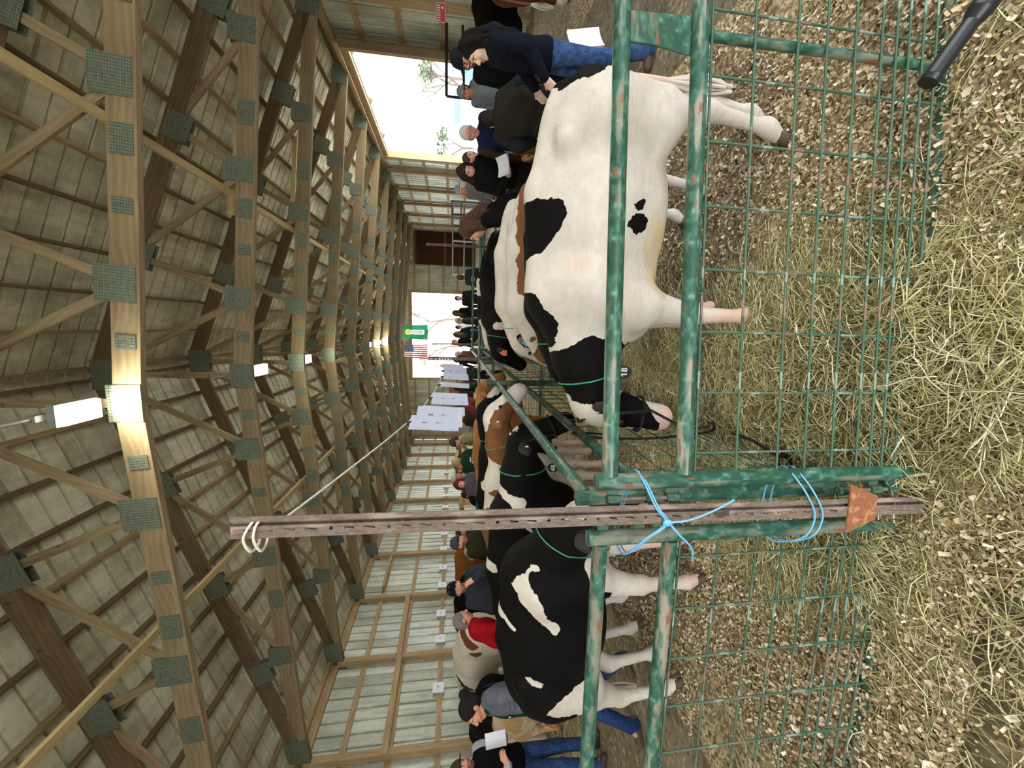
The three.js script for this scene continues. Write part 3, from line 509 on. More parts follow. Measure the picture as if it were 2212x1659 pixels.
[[0.335, 0.1], [0.385, 0.42], [0.43, 0.12], [0.49, 0.4], [0.58, 0.15], [0.66, 0.2], [0.73, 0.35], [0.8, 0.2]].forEach(([u, a], i) => {
  const q = curve.getPoint(u), t = thing('hanging_sheet', `white plastic number sheet hung on the cord, ${words[i]} from the rusty post`, 'sheet', [q.x, q.y, q.z], Math.PI / 2 - a, 'sheets hung on the white cord');
  const g = new THREE.PlaneGeometry(0.22, 0.31, 6, 8), p = g.attributes.position; for (let k = 0; k < p.count; k++) p.setZ(k, 0.012 * Math.sin(p.getX(k) * 18 + i) + 0.008 * Math.sin(p.getY(k) * 9)); g.computeVertexNormals();
  const s = mesh('sheet', g, std({ map: sheetTex, roughness: 0.6, side: THREE.DoubleSide }), t); s.position.y = -0.175; s.rotation.z = 0.04 * Math.sin(i * 3); mesh('clip', box(-0.012, 0.012, -0.03, 0.012, -0.01, 0.01), M.dark, t);
});
// black-gripped tool handle leaning in from the side
{ const t = thing('tool_handle', 'long tool with black rubber grip and pale shaft leaning beside the gate', 'tool');
  const a = V(0.575, 0.63, -0.86), d = V(1.75, 0.03, -0.62).sub(a).normalize(), at = (s) => a.clone().addScaledVector(d, s);
  mesh('grip', join([rod(at(0), at(0.012), 0.019, 0.021, 20), rod(at(0.012), at(0.13), 0.0185, 0.017, 20), rod(at(0.13), at(0.155), 0.017, 0.024, 20), rod(at(0.155), at(0.185), 0.024, 0.025, 20)]), std({ color: srgb(26, 28, 34), roughness: 0.4 }), t);
  mesh('shaft', rod(at(0.18), V(1.75, 0.03, -0.62), 0.017, 0.017, 14), std({ color: srgb(176, 188, 200), roughness: 0.45 }), t); }
// ---------------------------------------------------------------- cows (local axes: x to the nose, y up, z to the animal's right)
const CX0 = -0.85, CX1 = 1.5, CY1 = 1.6;
const hairN = fbm(701, 64, 3), edgeN = fbm(731, 24, 4), pinkN = fbm(751, 4, 4), smudgeN = fbm(771, 6, 4);
const smoothPoly = (p) => new THREE.CatmullRomCurve3(p.map(([x, y]) => V(x, y, 0)), true, 'catmullrom', 0.4).getPoints(p.length * 3).map((q) => [q.x, q.y]);
function inside(poly, x, y) { let r = false; for (let i = 0, j = poly.length - 1; i < poly.length; j = i++) { const [xi, yi] = poly[i], [xj, yj] = poly[j]; if ((yi > y) !== (yj > y) && x < (xj - xi) * (y - yi) / (yj - yi) + xi) r = !r; } return r; }
const WHITE = [210, 201, 190], BLACK = [15, 13, 13], BROWN = [122, 82, 52], RED = [120, 74, 48];
function cowTex(w, h, base, patches, extra) {
  const P = patches.map(({ p, c }) => { const q = smoothPoly(p), xs = q.map((a) => a[0]), ys = q.map((a) => a[1]); return { q, c, b: [Math.min(...xs) - 0.03, Math.max(...xs) + 0.03, Math.min(...ys) - 0.03, Math.max(...ys) + 0.03] }; });
  return tex(w, h, (u, v) => {
    const x0 = CX0 + u * (CX1 - CX0), y0 = v * CY1, x = x0 + 0.034 * (edgeN(u * 2, v * 2) - 0.5) + 0.014 * (hairN(u, v) - 0.5), y = y0 + 0.034 * (edgeN(v * 2 + 0.3, u * 2) - 0.5);
    let c = base(x, y, u, v);
    for (const { q, c: pc, b } of P) if (x > b[0] && x < b[1] && y > b[2] && y < b[3] && inside(q, x, y)) c = pc;
    if (extra) c = extra(c, x, y, u, v) ?? c;
    const n = hairN(u, v) - 0.5, dark = c[0] < 70; let o = c.map((k) => k + n * (dark ? 9 : 20));
    if (!dark && c[1] > 170) o = mix(o, [214, 170, 150], 0.75 * sstep(0.5, 0.75, pinkN(u * 1.3, v)));
    return o;
  });
}
const solid = (c) => () => c;
const blotch = (a, b, f, t, sc = 1) => (x, y, u, v) => (f(u * sc, v * sc) > t ? b : a);
const hairBump = tex(256, 256, (u, v) => hairN(u * 0.5, v * 2), false, [4, 4]);
const M_eye = std({ color: srgb(20, 14, 12), roughness: 0.12 }), M_horn = std({ color: srgb(150, 122, 92), roughness: 0.6 }), M_hoofDark = plain(srgb(92, 74, 58), 0.7);
function earGeo(len = 0.15) { const g = new THREE.SphereGeometry(1, 12, 8), p = g.attributes.position; for (let i = 0; i < p.count; i++) { let x = p.getX(i), y = p.getY(i), z = p.getZ(i); const t = (x + 1) / 2; p.setXYZ(i, t * len, y * 0.055 * Math.pow(Math.sin(Math.min(1, t * 1.05) * Math.PI * 0.86 + 0.35), 0.8), z * 0.012 + 0.028 * Math.sin(t * 2.2) * (1 - y * y * 1.6)); } g.computeVertexNormals(); return g; }
function tagGeo() { const s = new THREE.Shape(); s.moveTo(-0.032, 0); s.lineTo(-0.032, -0.05); s.lineTo(0.032, -0.05); s.lineTo(0.032, 0); s.lineTo(0.014, 0.016); s.lineTo(0.01, 0.034); s.lineTo(-0.01, 0.034); s.lineTo(-0.014, 0.016); return new THREE.ExtrudeGeometry(s, { depth: 0.003, bevelEnabled: false }); }
/* o: pos, turn, s (scale), cell, poll, muzzle, hoof: [[x,z] x4 front near/far, hind], tex, label, earCol, tagCol, cord, halter */
function cow(o) {
  const t = thing('cow', o.label, 'cow', o.pos, o.turn, o.group), s = o.s ?? 1; t.scale.setScalar(s);
  const c = o.cell ?? 0.02, poll = V(...o.poll), muz = V(...o.muzzle), h = muz.clone().sub(poll), HL = h.length(); h.normalize();
  const l = V(0, 0, 1).addScaledVector(h, -h.z).normalize(), d = l.clone().cross(h), q = new THREE.Quaternion().setFromRotationMatrix(new THREE.Matrix4().makeBasis(h, d, l));
  const A = (v) => [v.x, v.y, v.z], hp = (a, b, e = 0) => A(poll.clone().addScaledVector(h, a * HL / 0.48).addScaledVector(d, b).addScaledVector(l, e));
  const f = new Field([-0.85, -0.03, -0.42], [1.5, 1.6, 0.42], c), k = 0.09, thin = o.thin ?? 1;
  f.ell([-0.40, 1.0, 0], [0.25, 0.26, 0.235], k).ell([0.0, 0.965, 0], [0.52, 0.355, 0.29 * thin], k).ell([0.36, 0.97, 0], [0.25, 0.33, 0.215], k);
  f.cap([-0.56, 1.17, 0], [-0.1, 1.27, 0], 0.05, 0.05, 0.08).cap([-0.1, 1.27, 0], [0.42, 1.25, 0], 0.05, 0.06, 0.08);
  const hf = o.hoof ?? [[0.49, -0.13], [0.47, 0.13], [-0.43, -0.11], [-0.56, 0.11]];
  for (const i of [0, 1]) { const z = i ? 1 : -1, [fx, fz] = hf[i], [bx, bz] = hf[2 + i];
    f.cap([-0.28, 1.19, z * 0.19], [-0.32, 1.17, z * 0.17], 0.045, 0.05, 0.07).cap([-0.58, 1.08, z * 0.12], [-0.54, 1.1, z * 0.12], 0.05, 0.06, 0.07);
    f.cap([-0.40, 1.0, z * 0.13], [-0.36, 0.76, z * 0.16], 0.17, 0.12, 0.08).cap([-0.48, 0.95, z * 0.13], [-0.50, 0.72, z * 0.14], 0.12, 0.08, 0.08);
    const hx = bx - 0.10, hz = bz * 0.95; f.cap([-0.40, 0.78, z * 0.155], [hx, 0.475, hz], 0.11, 0.052, 0.06).cap([hx - 0.025, 0.5, hz], [hx, 0.45, hz], 0.034, 0.04, 0.03).cap([hx, 0.47, hz], [bx - 0.06, 0.17, bz], 0.043, 0.031, 0.03).cap([bx - 0.06, 0.15, bz], [bx - 0.05, 0.13, bz], 0.046, 0.044, 0.02).cap([bx - 0.055, 0.13, bz], [bx - 0.02, 0.075, bz], 0.036, 0.034, 0.02);
    f.cap([0.36, 1.05, z * 0.14], [0.46, 0.8, z * 0.155], 0.14, 0.12, 0.08).cap([0.44, 0.82, z * 0.15], [fx - 0.01, 0.47, fz], 0.105, 0.056, 0.06).ell([fx, 0.45, fz], [0.056, 0.06, 0.054], 0.03).cap([fx - 0.005, 0.43, fz], [fx - 0.01, 0.17, fz], 0.045, 0.036, 0.02).ell([fx - 0.01, 0.145, fz], [0.048, 0.045, 0.046], 0.02).cap([fx - 0.01, 0.13, fz], [fx + 0.012, 0.075, fz], 0.036, 0.034, 0.02);
  }
  f.ell([0.52, 0.78, 0], [0.12, 0.14, 0.10], 0.08);
  const nb = poll.clone().addScaledVector(d, -0.05).addScaledVector(h, 0.02), mid = V(0.46, 1.1, 0).lerp(nb, 0.55);
  f.cap([0.42, 1.1, 0], A(mid), 0.185, 0.135, k).cap(A(mid), A(nb), 0.135, 0.115, 0.07).cap([0.48, 0.9, 0], A(mid.clone().add(V(0, -0.1, 0))), 0.15, 0.1, 0.08);
  if (o.udder) f.ell([-0.3, 0.66, 0], [0.17, 0.13, 0.14], 0.06);
  else f.ell([-0.14, 0.72, 0], [0.2, 0.09, 0.1], 0.08);
  // head
  f.ell(hp(0.08, -0.025), [0.12, 0.1, 0.1], 0.05, q).cap(hp(0.1, -0.005), hp(0.4, -0.012), 0.085, 0.062, 0.04).cap(hp(0.06, -0.09), hp(0.36, -0.055), 0.062, 0.045, 0.05).ell(hp(0.44, -0.03), [0.06, 0.066, 0.068], 0.03, q).ell(hp(0.41, -0.075), [0.06, 0.028, 0.045], 0.025, q);
  for (const z of [-1, 1]) { f.ell(hp(0.17, 0.018, z * 0.072), [0.045, 0.03, 0.026], 0.03, q); f.ell(hp(0.485, -0.012, z * 0.03), [0.014, 0.016, 0.012], 0.012, q, true); }
  const onSkin = (c0, dir, gap) => { let r = 0.36; for (; r > 0.02; r -= 0.004) { const p = c0.clone().addScaledVector(dir, r), i = [0, 1, 2].map((k2) => Math.round((p.getComponent(k2) - f.lo[k2]) / c)); if (i.every((v2, k2) => v2 >= 0 && v2 < f.n[k2]) && f.d[(i[2] * f.n[1] + i[1]) * f.n[0] + i[0]] < 0) break; } return c0.clone().addScaledVector(dir, r + gap); };
  const body = mesh('body', f.geometry((x, y) => [(x - CX0) / (CX1 - CX0), y / CY1]), phys({ map: o.tex, roughness: 0.72, specularIntensity: 0.2, bumpMap: hairBump, bumpScale: 0.002 }), t);
  const eMat = plain(srgb(...(o.earCol ?? BLACK)), 0.8);
  for (const z of [-1, 1]) {
    const e = mesh('ear', earGeo(), z < 0 ? eMat : plain(srgb(...(o.earCol2 ?? o.earCol ?? BLACK)), 0.8), t), dir = l.clone().multiplyScalar(z * 0.75).addScaledVector(h, -0.12).addScaledVector(d, -0.62).normalize(), fwd = l.clone().multiplyScalar(z * 0.6).addScaledVector(d, 0.5).addScaledVector(h, 0.4), zz = fwd.clone().addScaledVector(dir, -fwd.dot(dir)).normalize();
    e.quaternion.setFromRotationMatrix(new THREE.Matrix4().makeBasis(dir, zz.clone().cross(dir), zz)); e.position.set(...hp(0.045, -0.01, z * 0.085));
    mesh('eye', ball(V(...hp(0.175, 0.022, z * 0.089)), 0.018, 12, 10), M_eye, t);
    if (o.tagCol && (o.tagSide ?? -1) === z) { const g = mesh('ear_tag', tagGeo(), plain(srgb(...o.tagCol), 0.5), t); g.position.set(...hp(0.06, -0.035, z * 0.17)); const face = V(0, 0, z); g.rotation.y = z < 0 ? Math.PI : 0; g.position.z += z * 0.03; if (o.tagText) { const tm = mesh('tag_number', new TextGeometry(o.tagText, { font: FONT, size: 0.026, depth: 0.002 }), M.dark, g); tm.position.set(-0.024, -0.04, 0.003); } }
    else if (o.button) { const g = mesh('ear_button', ball(V(0, 0, 0), [0.014, 0.014, 0.006], 10, 6), M.white, t); g.position.copy(e.position).addScaledVector(dir, 0.08).addScaledVector(zz, 0.03); }
  }
  hf.forEach(([x, z], i) => { const fr = i < 2, g = []; for (const dz of [-0.019, 0.019]) { const q2 = new THREE.CylinderGeometry(0.018, 0.027, 0.09, 8); q2.translate(0, 0.045, 0); const p = q2.attributes.position; for (let j = 0; j < p.count; j++) p.setX(j, p.getX(j) * 1.7 + (0.09 - p.getY(j)) * 0.4); q2.translate(x + (fr ? 0.01 : -0.015), -0.005, z + dz); g.push(q2); } mesh('hoof', join(g), M_hoofDark, t); });
  // tail
  const tx = -0.63, tp = o.tail ?? [[tx + 0.1, 1.12, 0], [tx - 0.005, 1.12, 0], [tx - 0.045, 1.0, 0], [tx - 0.05, 0.8, -0.01], [tx - 0.04, 0.62, -0.02]];
  mesh('tail', hose(tp.map((a) => V(...a)), 0.016, 20, 8), plain(srgb(...(o.tailCol ?? BLACK)), 0.8), t);
  { const e = tp[tp.length - 1], g = []; for (let i = 0; i < 14; i++) { const a = i * 2.4, r = 0.028 * Math.sqrt(i / 14); g.push(hose([V(e[0], e[1] + 0.05, e[2]), V(e[0] + r * Math.cos(a) * 1.3, e[1] - 0.1, e[2] + r * Math.sin(a)), V(e[0] + 1.6 * r * Math.cos(a), e[1] - 0.2, e[2] + 1.6 * r * Math.sin(a)), V(e[0] + r * Math.cos(a) * 0.6, e[1] - 0.3 - 0.04 * Math.sin(i * 5), e[2] + r * Math.sin(a) * 0.6)], 0.009, 8, 5)); } mesh('tail_switch', join(g), plain(srgb(...(o.switchCol ?? WHITE)), 0.9), t); }
  // neck cord with number tag, halter
  if (o.cord !== undefined) {
    const cc = V(0.46, 1.06, 0).lerp(nb, o.cord), ax = nb.clone().sub(V(0.46, 1.06, 0)).normalize(), up = V(0, 0, 1).cross(ax).normalize(), r = o.cordR ?? [0.2, 0.155], pts = []; for (let i = 0; i < 20; i++) { const a = i / 20 * 6.2832; pts.push(onSkin(cc.clone().addScaledVector(up, -0.03), up.clone().multiplyScalar(Math.cos(a)).addScaledVector(V(0, 0, 1), Math.sin(a)), 0.006)); }
    mesh('neck_cord', hose(pts, 0.0045, 60, 6, true), M.greenCord, t);
    if (o.number) { const b = onSkin(cc.clone().addScaledVector(up, -0.03), up.clone().negate(), 0.02), n = mesh('neck_tag', (() => { const sh = new THREE.Shape(); sh.absellipse(0, -0.03, 0.034, 0.042, 0, Math.PI * 2); const g = new THREE.ExtrudeGeometry(sh, { depth: 0.006, bevelEnabled: true, bevelSize: 0.002, bevelThickness: 0.002, bevelSegments: 2 }); return g; })(), std({ color: srgb(22, 34, 42), roughness: 0.4 }), t); n.position.copy(b); n.position.z = (o.numSide ?? -1) * 0.05; n.rotation.y = (o.numSide ?? -1) < 0 ? Math.PI : 0;
      const tm = mesh('tag_number', new TextGeometry(o.number, { font: FONT, size: 0.034, depth: 0.003 }), M.white, n); tm.position.set(-0.026, -0.047, 0.008); }
  }
  if (o.halter) {
    const m = o.halterMat ?? M.blackRope, ring = (a, r1, r2, off) => { const pts = []; for (let i = 0; i < 16; i++) { const w = i / 16 * 6.2832; pts.push(onSkin(V(...hp(a, off)), d.clone().multiplyScalar(Math.cos(w)).addScaledVector(l, Math.sin(w)), 0.007)); } return hose(pts, 0.008, 40, 8, true); };
    mesh('nose_band', ring(0.3, 0.1, 0.082, -0.035), m, t); mesh('poll_strap', hose([V(...hp(0.3, -0.06, -0.085)), V(...hp(0.17, -0.03, -0.112)), V(...hp(0.03, 0.0, -0.1)), V(...hp(-0.02, 0.08, 0)), V(...hp(0.03, 0.0, 0.1)), V(...hp(0.17, -0.03, 0.112)), V(...hp(0.3, -0.06, 0.085))], 0.008, 40, 8), m, t); mesh('knot', ball(V(...hp(0.3, -0.07, -0.09)), [0.018, 0.018, 0.014]), m, t);
    if (o.lead) mesh('lead_rope', hose([V(...hp(0.3, -0.075, -0.09)), ...o.lead.map((a) => V(...a))], 0.007, 60, 8), m, t);
  }
  return t;
}
const FONT = await new FontLoader().loadAsync('fonts/droid/droid_sans_bold.typeface.json');
const PA = [
  { c: BLACK, p: [[-0.03, 1.5], [-0.04, 1.32], [-0.03, 1.25], [-0.02, 1.22], [0.02, 1.19], [0.06, 1.18], [0.11, 1.21], [0.19, 1.26], [0.22, 1.31], [0.22, 1.5]] },
  { c: BLACK, p: [[-0.02, 0.84], [-0.01, 0.86], [0.01, 0.88], [0.03, 0.87], [0.02, 0.84], [-0.01, 0.83]] },
  { c: BLACK, p: [[0.05, 0.88], [0.04, 0.84], [0.06, 0.81], [0.1, 0.82], [0.13, 0.86], [0.1, 0.91], [0.08, 0.9], [0.07, 0.89]] },
  { c: BLACK, p: [[0.38, 1.5], [0.4, 1.31], [0.43, 1.28], [0.48, 1.24], [0.54, 1.19], [0.59, 1.18], [0.66, 1.18], [0.72, 1.3], [0.6, 1.5]] },
  { c: BLACK, p: [[0.61, 1.04], [0.61, 0.98], [0.62, 0.91], [0.64, 0.81], [0.64, 0.77], [0.69, 0.76], [0.74, 0.74], [0.79, 0.76], [0.84, 0.8], [0.87, 0.87], [0.95, 0.91], [0.95, 1.05], [0.9, 1.12], [0.8, 1.2], [0.7, 1.2], [0.66, 1.12], [0.63, 1.07]] },
  { c: BLACK, p: [[0.91, 0.79], [0.89, 0.74], [0.92, 0.7], [0.96, 0.64], [1.01, 0.63], [1.08, 0.57], [1.12, 0.57], [1.12, 0.62], [1.1, 0.71], [1.1, 0.78], [1.06, 0.85], [0.99, 0.86], [0.93, 0.83]] },
  { c: BLACK, p: [[-0.57, 1.22], [-0.53, 1.19], [-0.56, 1.04], [-0.7, 1.0], [-0.75, 1.2]] }];
const stain = (c, x, y, u, v) => (c[0] > 190 && y < 0.9 && smudgeN(u * 2, v * 2) > 0.46 && Math.hypot((x - 0.2) / 0.24, (y - 0.7) / 0.13) < 0.75 + 0.7 * (smudgeN(u, v) - 0.3) ? mix(c, [206, 178, 126], 0.15 + 0.5 * sstep(0.46, 0.7, smudgeN(u * 2, v * 2))) : (c[0] > 190 && x > 0.98 && y < 0.58) ? mix(c, [226, 176, 168], 0.7) : undefined);
cow({ label: 'white cow with black spots tagged 18, nearest in the right pen', pos: [0.57, 0, -2.1], turn: Math.PI, cell: 0.0145, poll: [1.0, 0.98, -0.02], muzzle: [1.09, 0.5, -0.03], tex: cowTex(1200, 820, solid(WHITE), PA, stain), hoof: [[0.49, -0.1], [0.44, 0.2], [-0.4, -0.12], [-0.53, 0.02]], earCol: [48, 42, 42], earCol2: [226, 206, 192], tailCol: [222, 188, 172], cord: 0.75, cordR: [0.18, 0.13], number: '18', halter: true, button: true,
  lead: [[1.09, 0.42, -0.12], [1.08, 0.3, -0.12], [1.06, 0.27, -0.1], [1.12, 0.23, -0.06], [1.16, 0.3, 0.0], [1.2, 0.6, 0.06], [1.19, 0.95, 0.1], [1.185, 0.99, 0.16], [1.2, 0.7, 0.13]] });
{ const k = thing('rope_knot', 'fat black rope knot lying on hay below the white cow', 'rope', [-0.6, 0.1, -1.62]); const pts = []; for (let i = 0; i < 60; i++) { const a = i * 0.9; pts.push(V(0.035 * Math.cos(a) * (1 + 0.3 * Math.sin(i)), 0.05 * Math.sin(i * 0.37), 0.035 * Math.sin(a))); } mesh('coil', hose(pts, 0.008, 300, 7), M.blackRope, k); mesh('tail_end', hose([V(0.02, 0.03, 0), V(0.05, 0.12, 0.0), V(0.1, 0.2, -0.02), V(0.12, 0.26, -0.1)], 0.008, 20, 7), M.blackRope, k); mesh('tail_end', hose([V(0, -0.04, 0), V(0.06, -0.07, 0.03), V(0.12, -0.085, 0.05)], 0.008, 12, 7), M.blackRope, k); }
const legsWhite = (y0, y1, jag) => (c, x, y, u, v) => (y < y0 + jag * (edgeN(u * 0.5, v) - 0.5) ? WHITE : undefined);
cow({ label: 'all black cow close behind the cow tagged 18', pos: [0.5, 0, -2.72], turn: Math.PI, s: 0.92, cell: 0.02, poll: [0.84, 1.08, -0.08], muzzle: [1.02, 0.72, -0.12], tex: cowTex(512, 352, solid(BLACK), [], legsWhite(0.45, 0, 0.2)), earCol: [44, 38, 36], cord: 0.55, halter: true, button: true, hoof: [[0.49, -0.13], [0.47, 0.13], [-0.42, -0.14], [-0.3, 0.13]] });
cow({ label: 'brown and white cow third in the right pen', pos: [0.55, 0, -3.35], turn: Math.PI, cell: 0.022, s: 0.95, poll: [0.78, 1.02, 0], muzzle: [0.98, 0.64, 0], tex: cowTex(512, 352, blotch(BROWN, WHITE, smudgeN, 0.56, 0.9), [{ c: WHITE, p: [[-0.7, 1.24], [-0.3, 1.27], [0.4, 1.26], [0.6, 1.2], [0.6, 1.5], [-0.7, 1.5]] }, { c: BROWN, p: [[-0.6, 1.2], [-0.2, 1.245], [0.3, 1.24], [0.3, 0.95], [-0.5, 0.95]] }], legsWhite(0.6, 0, 0.2)), earCol: BROWN });
cow({ label: 'white cow with few black flecks and blue ear tag, right pen', pos: [0.6, 0, -4.0], turn: Math.PI, cell: 0.022, s: 0.97, poll: [0.78, 1.1, -0.02], muzzle: [1.0, 0.72, -0.05], tex: cowTex(512, 352, solid(WHITE), [{ c: BLACK, p: [[-0.07, 1.23], [-0.03, 1.24], [-0.03, 1.2], [-0.07, 1.19]] }, { c: BLACK, p: [[0.5, 1.1], [0.56, 1.12], [0.55, 1.06], [0.5, 1.05]] }, { c: BLACK, p: [[0.68, 1.06], [0.72, 1.12], [0.8, 1.05], [0.84, 0.9], [0.75, 0.85], [0.68, 0.95]] }]), earCol: [120, 104, 96], tagCol: [110, 190, 222], tagText: 'K1', cord: 0.6 });
cow({ label: 'black cow with white shoulder spot and orange ear tag', pos: [0.5, 0, -5.0], turn: Math.PI, cell: 0.024, s: 1.02, poll: [0.8, 1.14, 0], muzzle: [1.0, 0.8, 0], tex: cowTex(512, 352, solid(BLACK), [{ c: WHITE, p: [[0.44, 1.17], [0.5, 1.2], [0.53, 1.1], [0.5, 1.02], [0.47, 1.08], [0.44, 1.08]] }, { c: WHITE, p: [[-0.8, 1.5], [-0.8, 1.2], [-0.55, 1.28], [-0.35, 1.34], [-0.3, 1.5]] }], legsWhite(0.5, 0, 0.2)), tagCol: [214, 108, 54], cord: 0.5 });
cow({ label: 'black and white cow farthest in the front right pen', pos: [0.55, 0, -6.2], turn: Math.PI, cell: 0.028, s: 1.0, poll: [0.8, 1.15, 0], muzzle: [1.02, 0.85, 0], tex: cowTex(384, 264, blotch(WHITE, BLACK, smudgeN, 0.5, 0.7), [], legsWhite(0.5, 0, 0.2)) });
// left pen, noses to the dividing panel
cow({ label: 'black cow with white diagonal slash, nearest in the left pen', pos: [-2.0, 0, -2.45], turn: -0.1, s: 1.04, cell: 0.0155, poll: [0.84, 0.96, 0.16], muzzle: [1.1, 0.6, 0.22], earCol: [40, 36, 36], cord: 0.62, cordR: [0.19, 0.14], halter: true,
  hoof: [[0.53, -0.05], [0.36, 0.14], [-0.44, -0.12], [-0.5, 0.1]], tailCol: BLACK,
  tex: cowTex(1024, 700, solid(BLACK), [{ c: WHITE, p: [[0.57, 1.14], [0.57, 1.17], [0.53, 1.19], [0.45, 1.25], [0.41, 1.27], [0.33, 1.22], [0.25, 1.13], [0.16, 1.02], [0.19, 0.99], [0.23, 1.01], [0.26, 1.06], [0.33, 1.11], [0.36, 1.11], [0.43, 1.16], [0.49, 1.19], [0.53, 1.16], [0.55, 1.12]] }, { c: WHITE, p: [[-0.2, 1.18], [-0.19, 1.15], [-0.2, 1.12], [-0.23, 1.07], [-0.25, 1.11], [-0.24, 1.15]] }, { c: WHITE, p: [[0.25, 1.5], [0.23, 1.36], [0.15, 1.31], [0.13, 1.25], [0.1, 1.27], [0.12, 1.34], [0.18, 1.5]] }, { c: WHITE, p: [[-0.29, 0.92], [-0.37, 1.02], [-0.42, 1.04], [-0.47, 0.85], [-0.62, 0.6], [-0.62, -0.1], [-0.3, -0.1], [-0.28, 0.55], [-0.2, 0.7]] }, { c: WHITE, p: [[0.25, -0.1], [0.28, 0.66], [0.4, 0.69], [0.5, 0.84], [0.64, 0.84], [0.68, 0.65], [0.66, -0.1]] }, { c: WHITE, p: [[0.84, 1.08], [0.9, 0.98], [0.95, 0.85], [0.98, 0.9], [0.95, 1.05]] }]) });
cow({ label: 'black cow tagged 48 with white face mark, second in the left pen', pos: [-1.95, 0, -3.12], turn: 0, s: 1.05, cell: 0.019, poll: [1.02, 1.13, 0.03], muzzle: [1.2, 0.72, 0.06], earCol: [36, 32, 32], tagCol: [236, 160, 172], tagSide: -1, cord: 0.6, cordR: [0.2, 0.15], number: '48', numSide: 1, halter: true, button: true,
  tex: cowTex(768, 524, solid(BLACK), [{ c: WHITE, p: [[1.04, 1.2], [1.14, 1.1], [1.18, 1.15], [1.16, 1.25]] }, { c: WHITE, p: [[0.66, 1.26], [0.62, 1.17], [0.59, 1.09], [0.57, 1.06], [0.44, 1.1], [0.39, 1.0], [0.31, 0.96], [0.32, 1.01], [0.35, 1.02], [0.43, 1.1], [0.57, 1.22], [0.6, 1.28]] }, { c: WHITE, p: [[0.07, 1.23], [0.03, 1.17], [0.05, 1.16], [0.09, 1.2]] }, { c: WHITE, p: [[-0.09, 1.18], [-0.06, 1.19], [-0.07, 1.15]] }, { c: WHITE, p: [[-0.03, 1.36], [0.04, 1.34], [0.04, 1.27], [-0.02, 1.28]] }], legsWhite(0.62, 0, 0.2)) });
cow({ label: 'brown and white cow with raised white muzzle, third in the left pen', pos: [-1.9, 0, -3.75], turn: 0, s: 1.04, cell: 0.02, poll: [1.0, 1.29, 0.03], muzzle: [1.31, 1.02, 0.05], earCol: [130, 78, 48], cord: 0.6, cordR: [0.2, 0.14], button: true,
  tex: cowTex(768, 524, solid(WHITE), [{ c: BROWN, p: [[0.6, 1.2], [0.62, 1.05], [0.75, 0.85], [1.0, 0.95], [1.12, 1.02], [1.18, 1.1], [1.14, 1.2], [1.05, 1.28], [0.9, 1.32], [0.7, 1.4]] }, { c: BROWN, p: [[0.5, 1.19], [0.48, 1.14], [0.52, 1.1], [0.56, 1.14]] }, { c: BROWN, p: [[0.36, 1.24], [0.3, 1.3], [0.28, 1.2], [0.34, 1.12], [0.4, 1.18]] }, { c: BROWN, p: [[-0.7, 1.3], [0.1, 1.35], [0.15, 1.1], [-0.1, 0.9], [-0.6, 0.8]] }], legsWhite(0.6, 0, 0.2)) });
cow({ label: 'black cow with white nose, fourth in the left pen', pos: [-1.9, 0, -4.5], turn: 0, s: 1.05, cell: 0.024, poll: [0.86, 1.3, 0], muzzle: [1.16, 1.12, 0], tex: cowTex(512, 352, solid(BLACK), [{ c: WHITE, p: [[1.05, 1.24], [1.1, 1.12], [1.2, 1.05], [1.25, 1.2], [1.15, 1.3]] }, { c: WHITE, p: [[0.12, 1.3], [0.2, 1.24], [0.18, 1.15], [0.06, 1.16], [0.04, 1.28]] }], legsWhite(0.5, 0, 0.2)), cord: 0.5 });
cow({ label: 'tan brown cow behind the dark green pen post', pos: [-1.95, 0, -6.1], turn: 0, s: 1.03, cell: 0.026, poll: [0.95, 1.24, 0], muzzle: [1.2, 0.9, 0], tex: cowTex(384, 264, solid([176, 122, 72]), [], (c, x, y, u, v) => mix(c, [128, 80, 46], 0.6 * sstep(0.4, 0.7, smudgeN(u, v)))), earCol: [160, 110, 64], tailCol: [150, 100, 60], switchCol: [90, 60, 40] });
// along the left wall, tails to the aisle
const wallCow = (label, pos, turn, s, texture, extra = {}) => cow({ label, pos, turn, s, cell: 0.026, poll: [0.92, 1.15, 0], muzzle: [1.2, 0.85, 0], tex: texture, group: 'cows tied along the wall', udder: true, ...extra });
wallCow('cream cow with red-brown rump patches beside the red jacket', [-6.05, 0, -6.75], Math.PI - 0.25, 1.24, cowTex(512, 352, solid([226, 216, 198]), [{ c: RED, p: [[-0.58, 1.26], [-0.5, 1.2], [-0.46, 1.1], [-0.52, 0.98], [-0.56, 1.05], [-0.6, 1.15]] }, { c: RED, p: [[-0.4, 1.12], [-0.36, 1.0], [-0.42, 0.92], [-0.45, 1.02]] }, { c: [70, 44, 30], p: [[0.3, 1.3], [0.4, 1.2], [0.5, 1.3], [0.44, 1.1], [0.5, 1.0], [0.36, 1.05]] }]), { earCol: [210, 196, 176], tailCol: [222, 210, 192], switchCol: [230, 222, 206] });
wallCow('black and white cow rear behind the man with hand at face', [-6.1, 0, -8.15], Math.PI - 0.1, 1.22, cowTex(512, 352, solid(BLACK), [{ c: [226, 208, 184], p: [[-0.9, -0.1], [-0.9, 0.8], [-0.56, 0.86], [-0.4, 0.7], [-0.2, 0.6], [-0.2, -0.1]] }], legsWhite(0.6, 0, 0.1)), { tailCol: [60, 50, 46] });
wallCow('rust brown cow rear with white patch behind the grey hoodie', [-6.05, 0, -9.75], Math.PI, 1.2, cowTex(384, 264, blotch([150, 90, 40], WHITE, smudgeN, 0.6, 0.8), [], legsWhite(0.5, 0, 0.2)), { earCol: RED, tailCol: [150, 90, 50] });
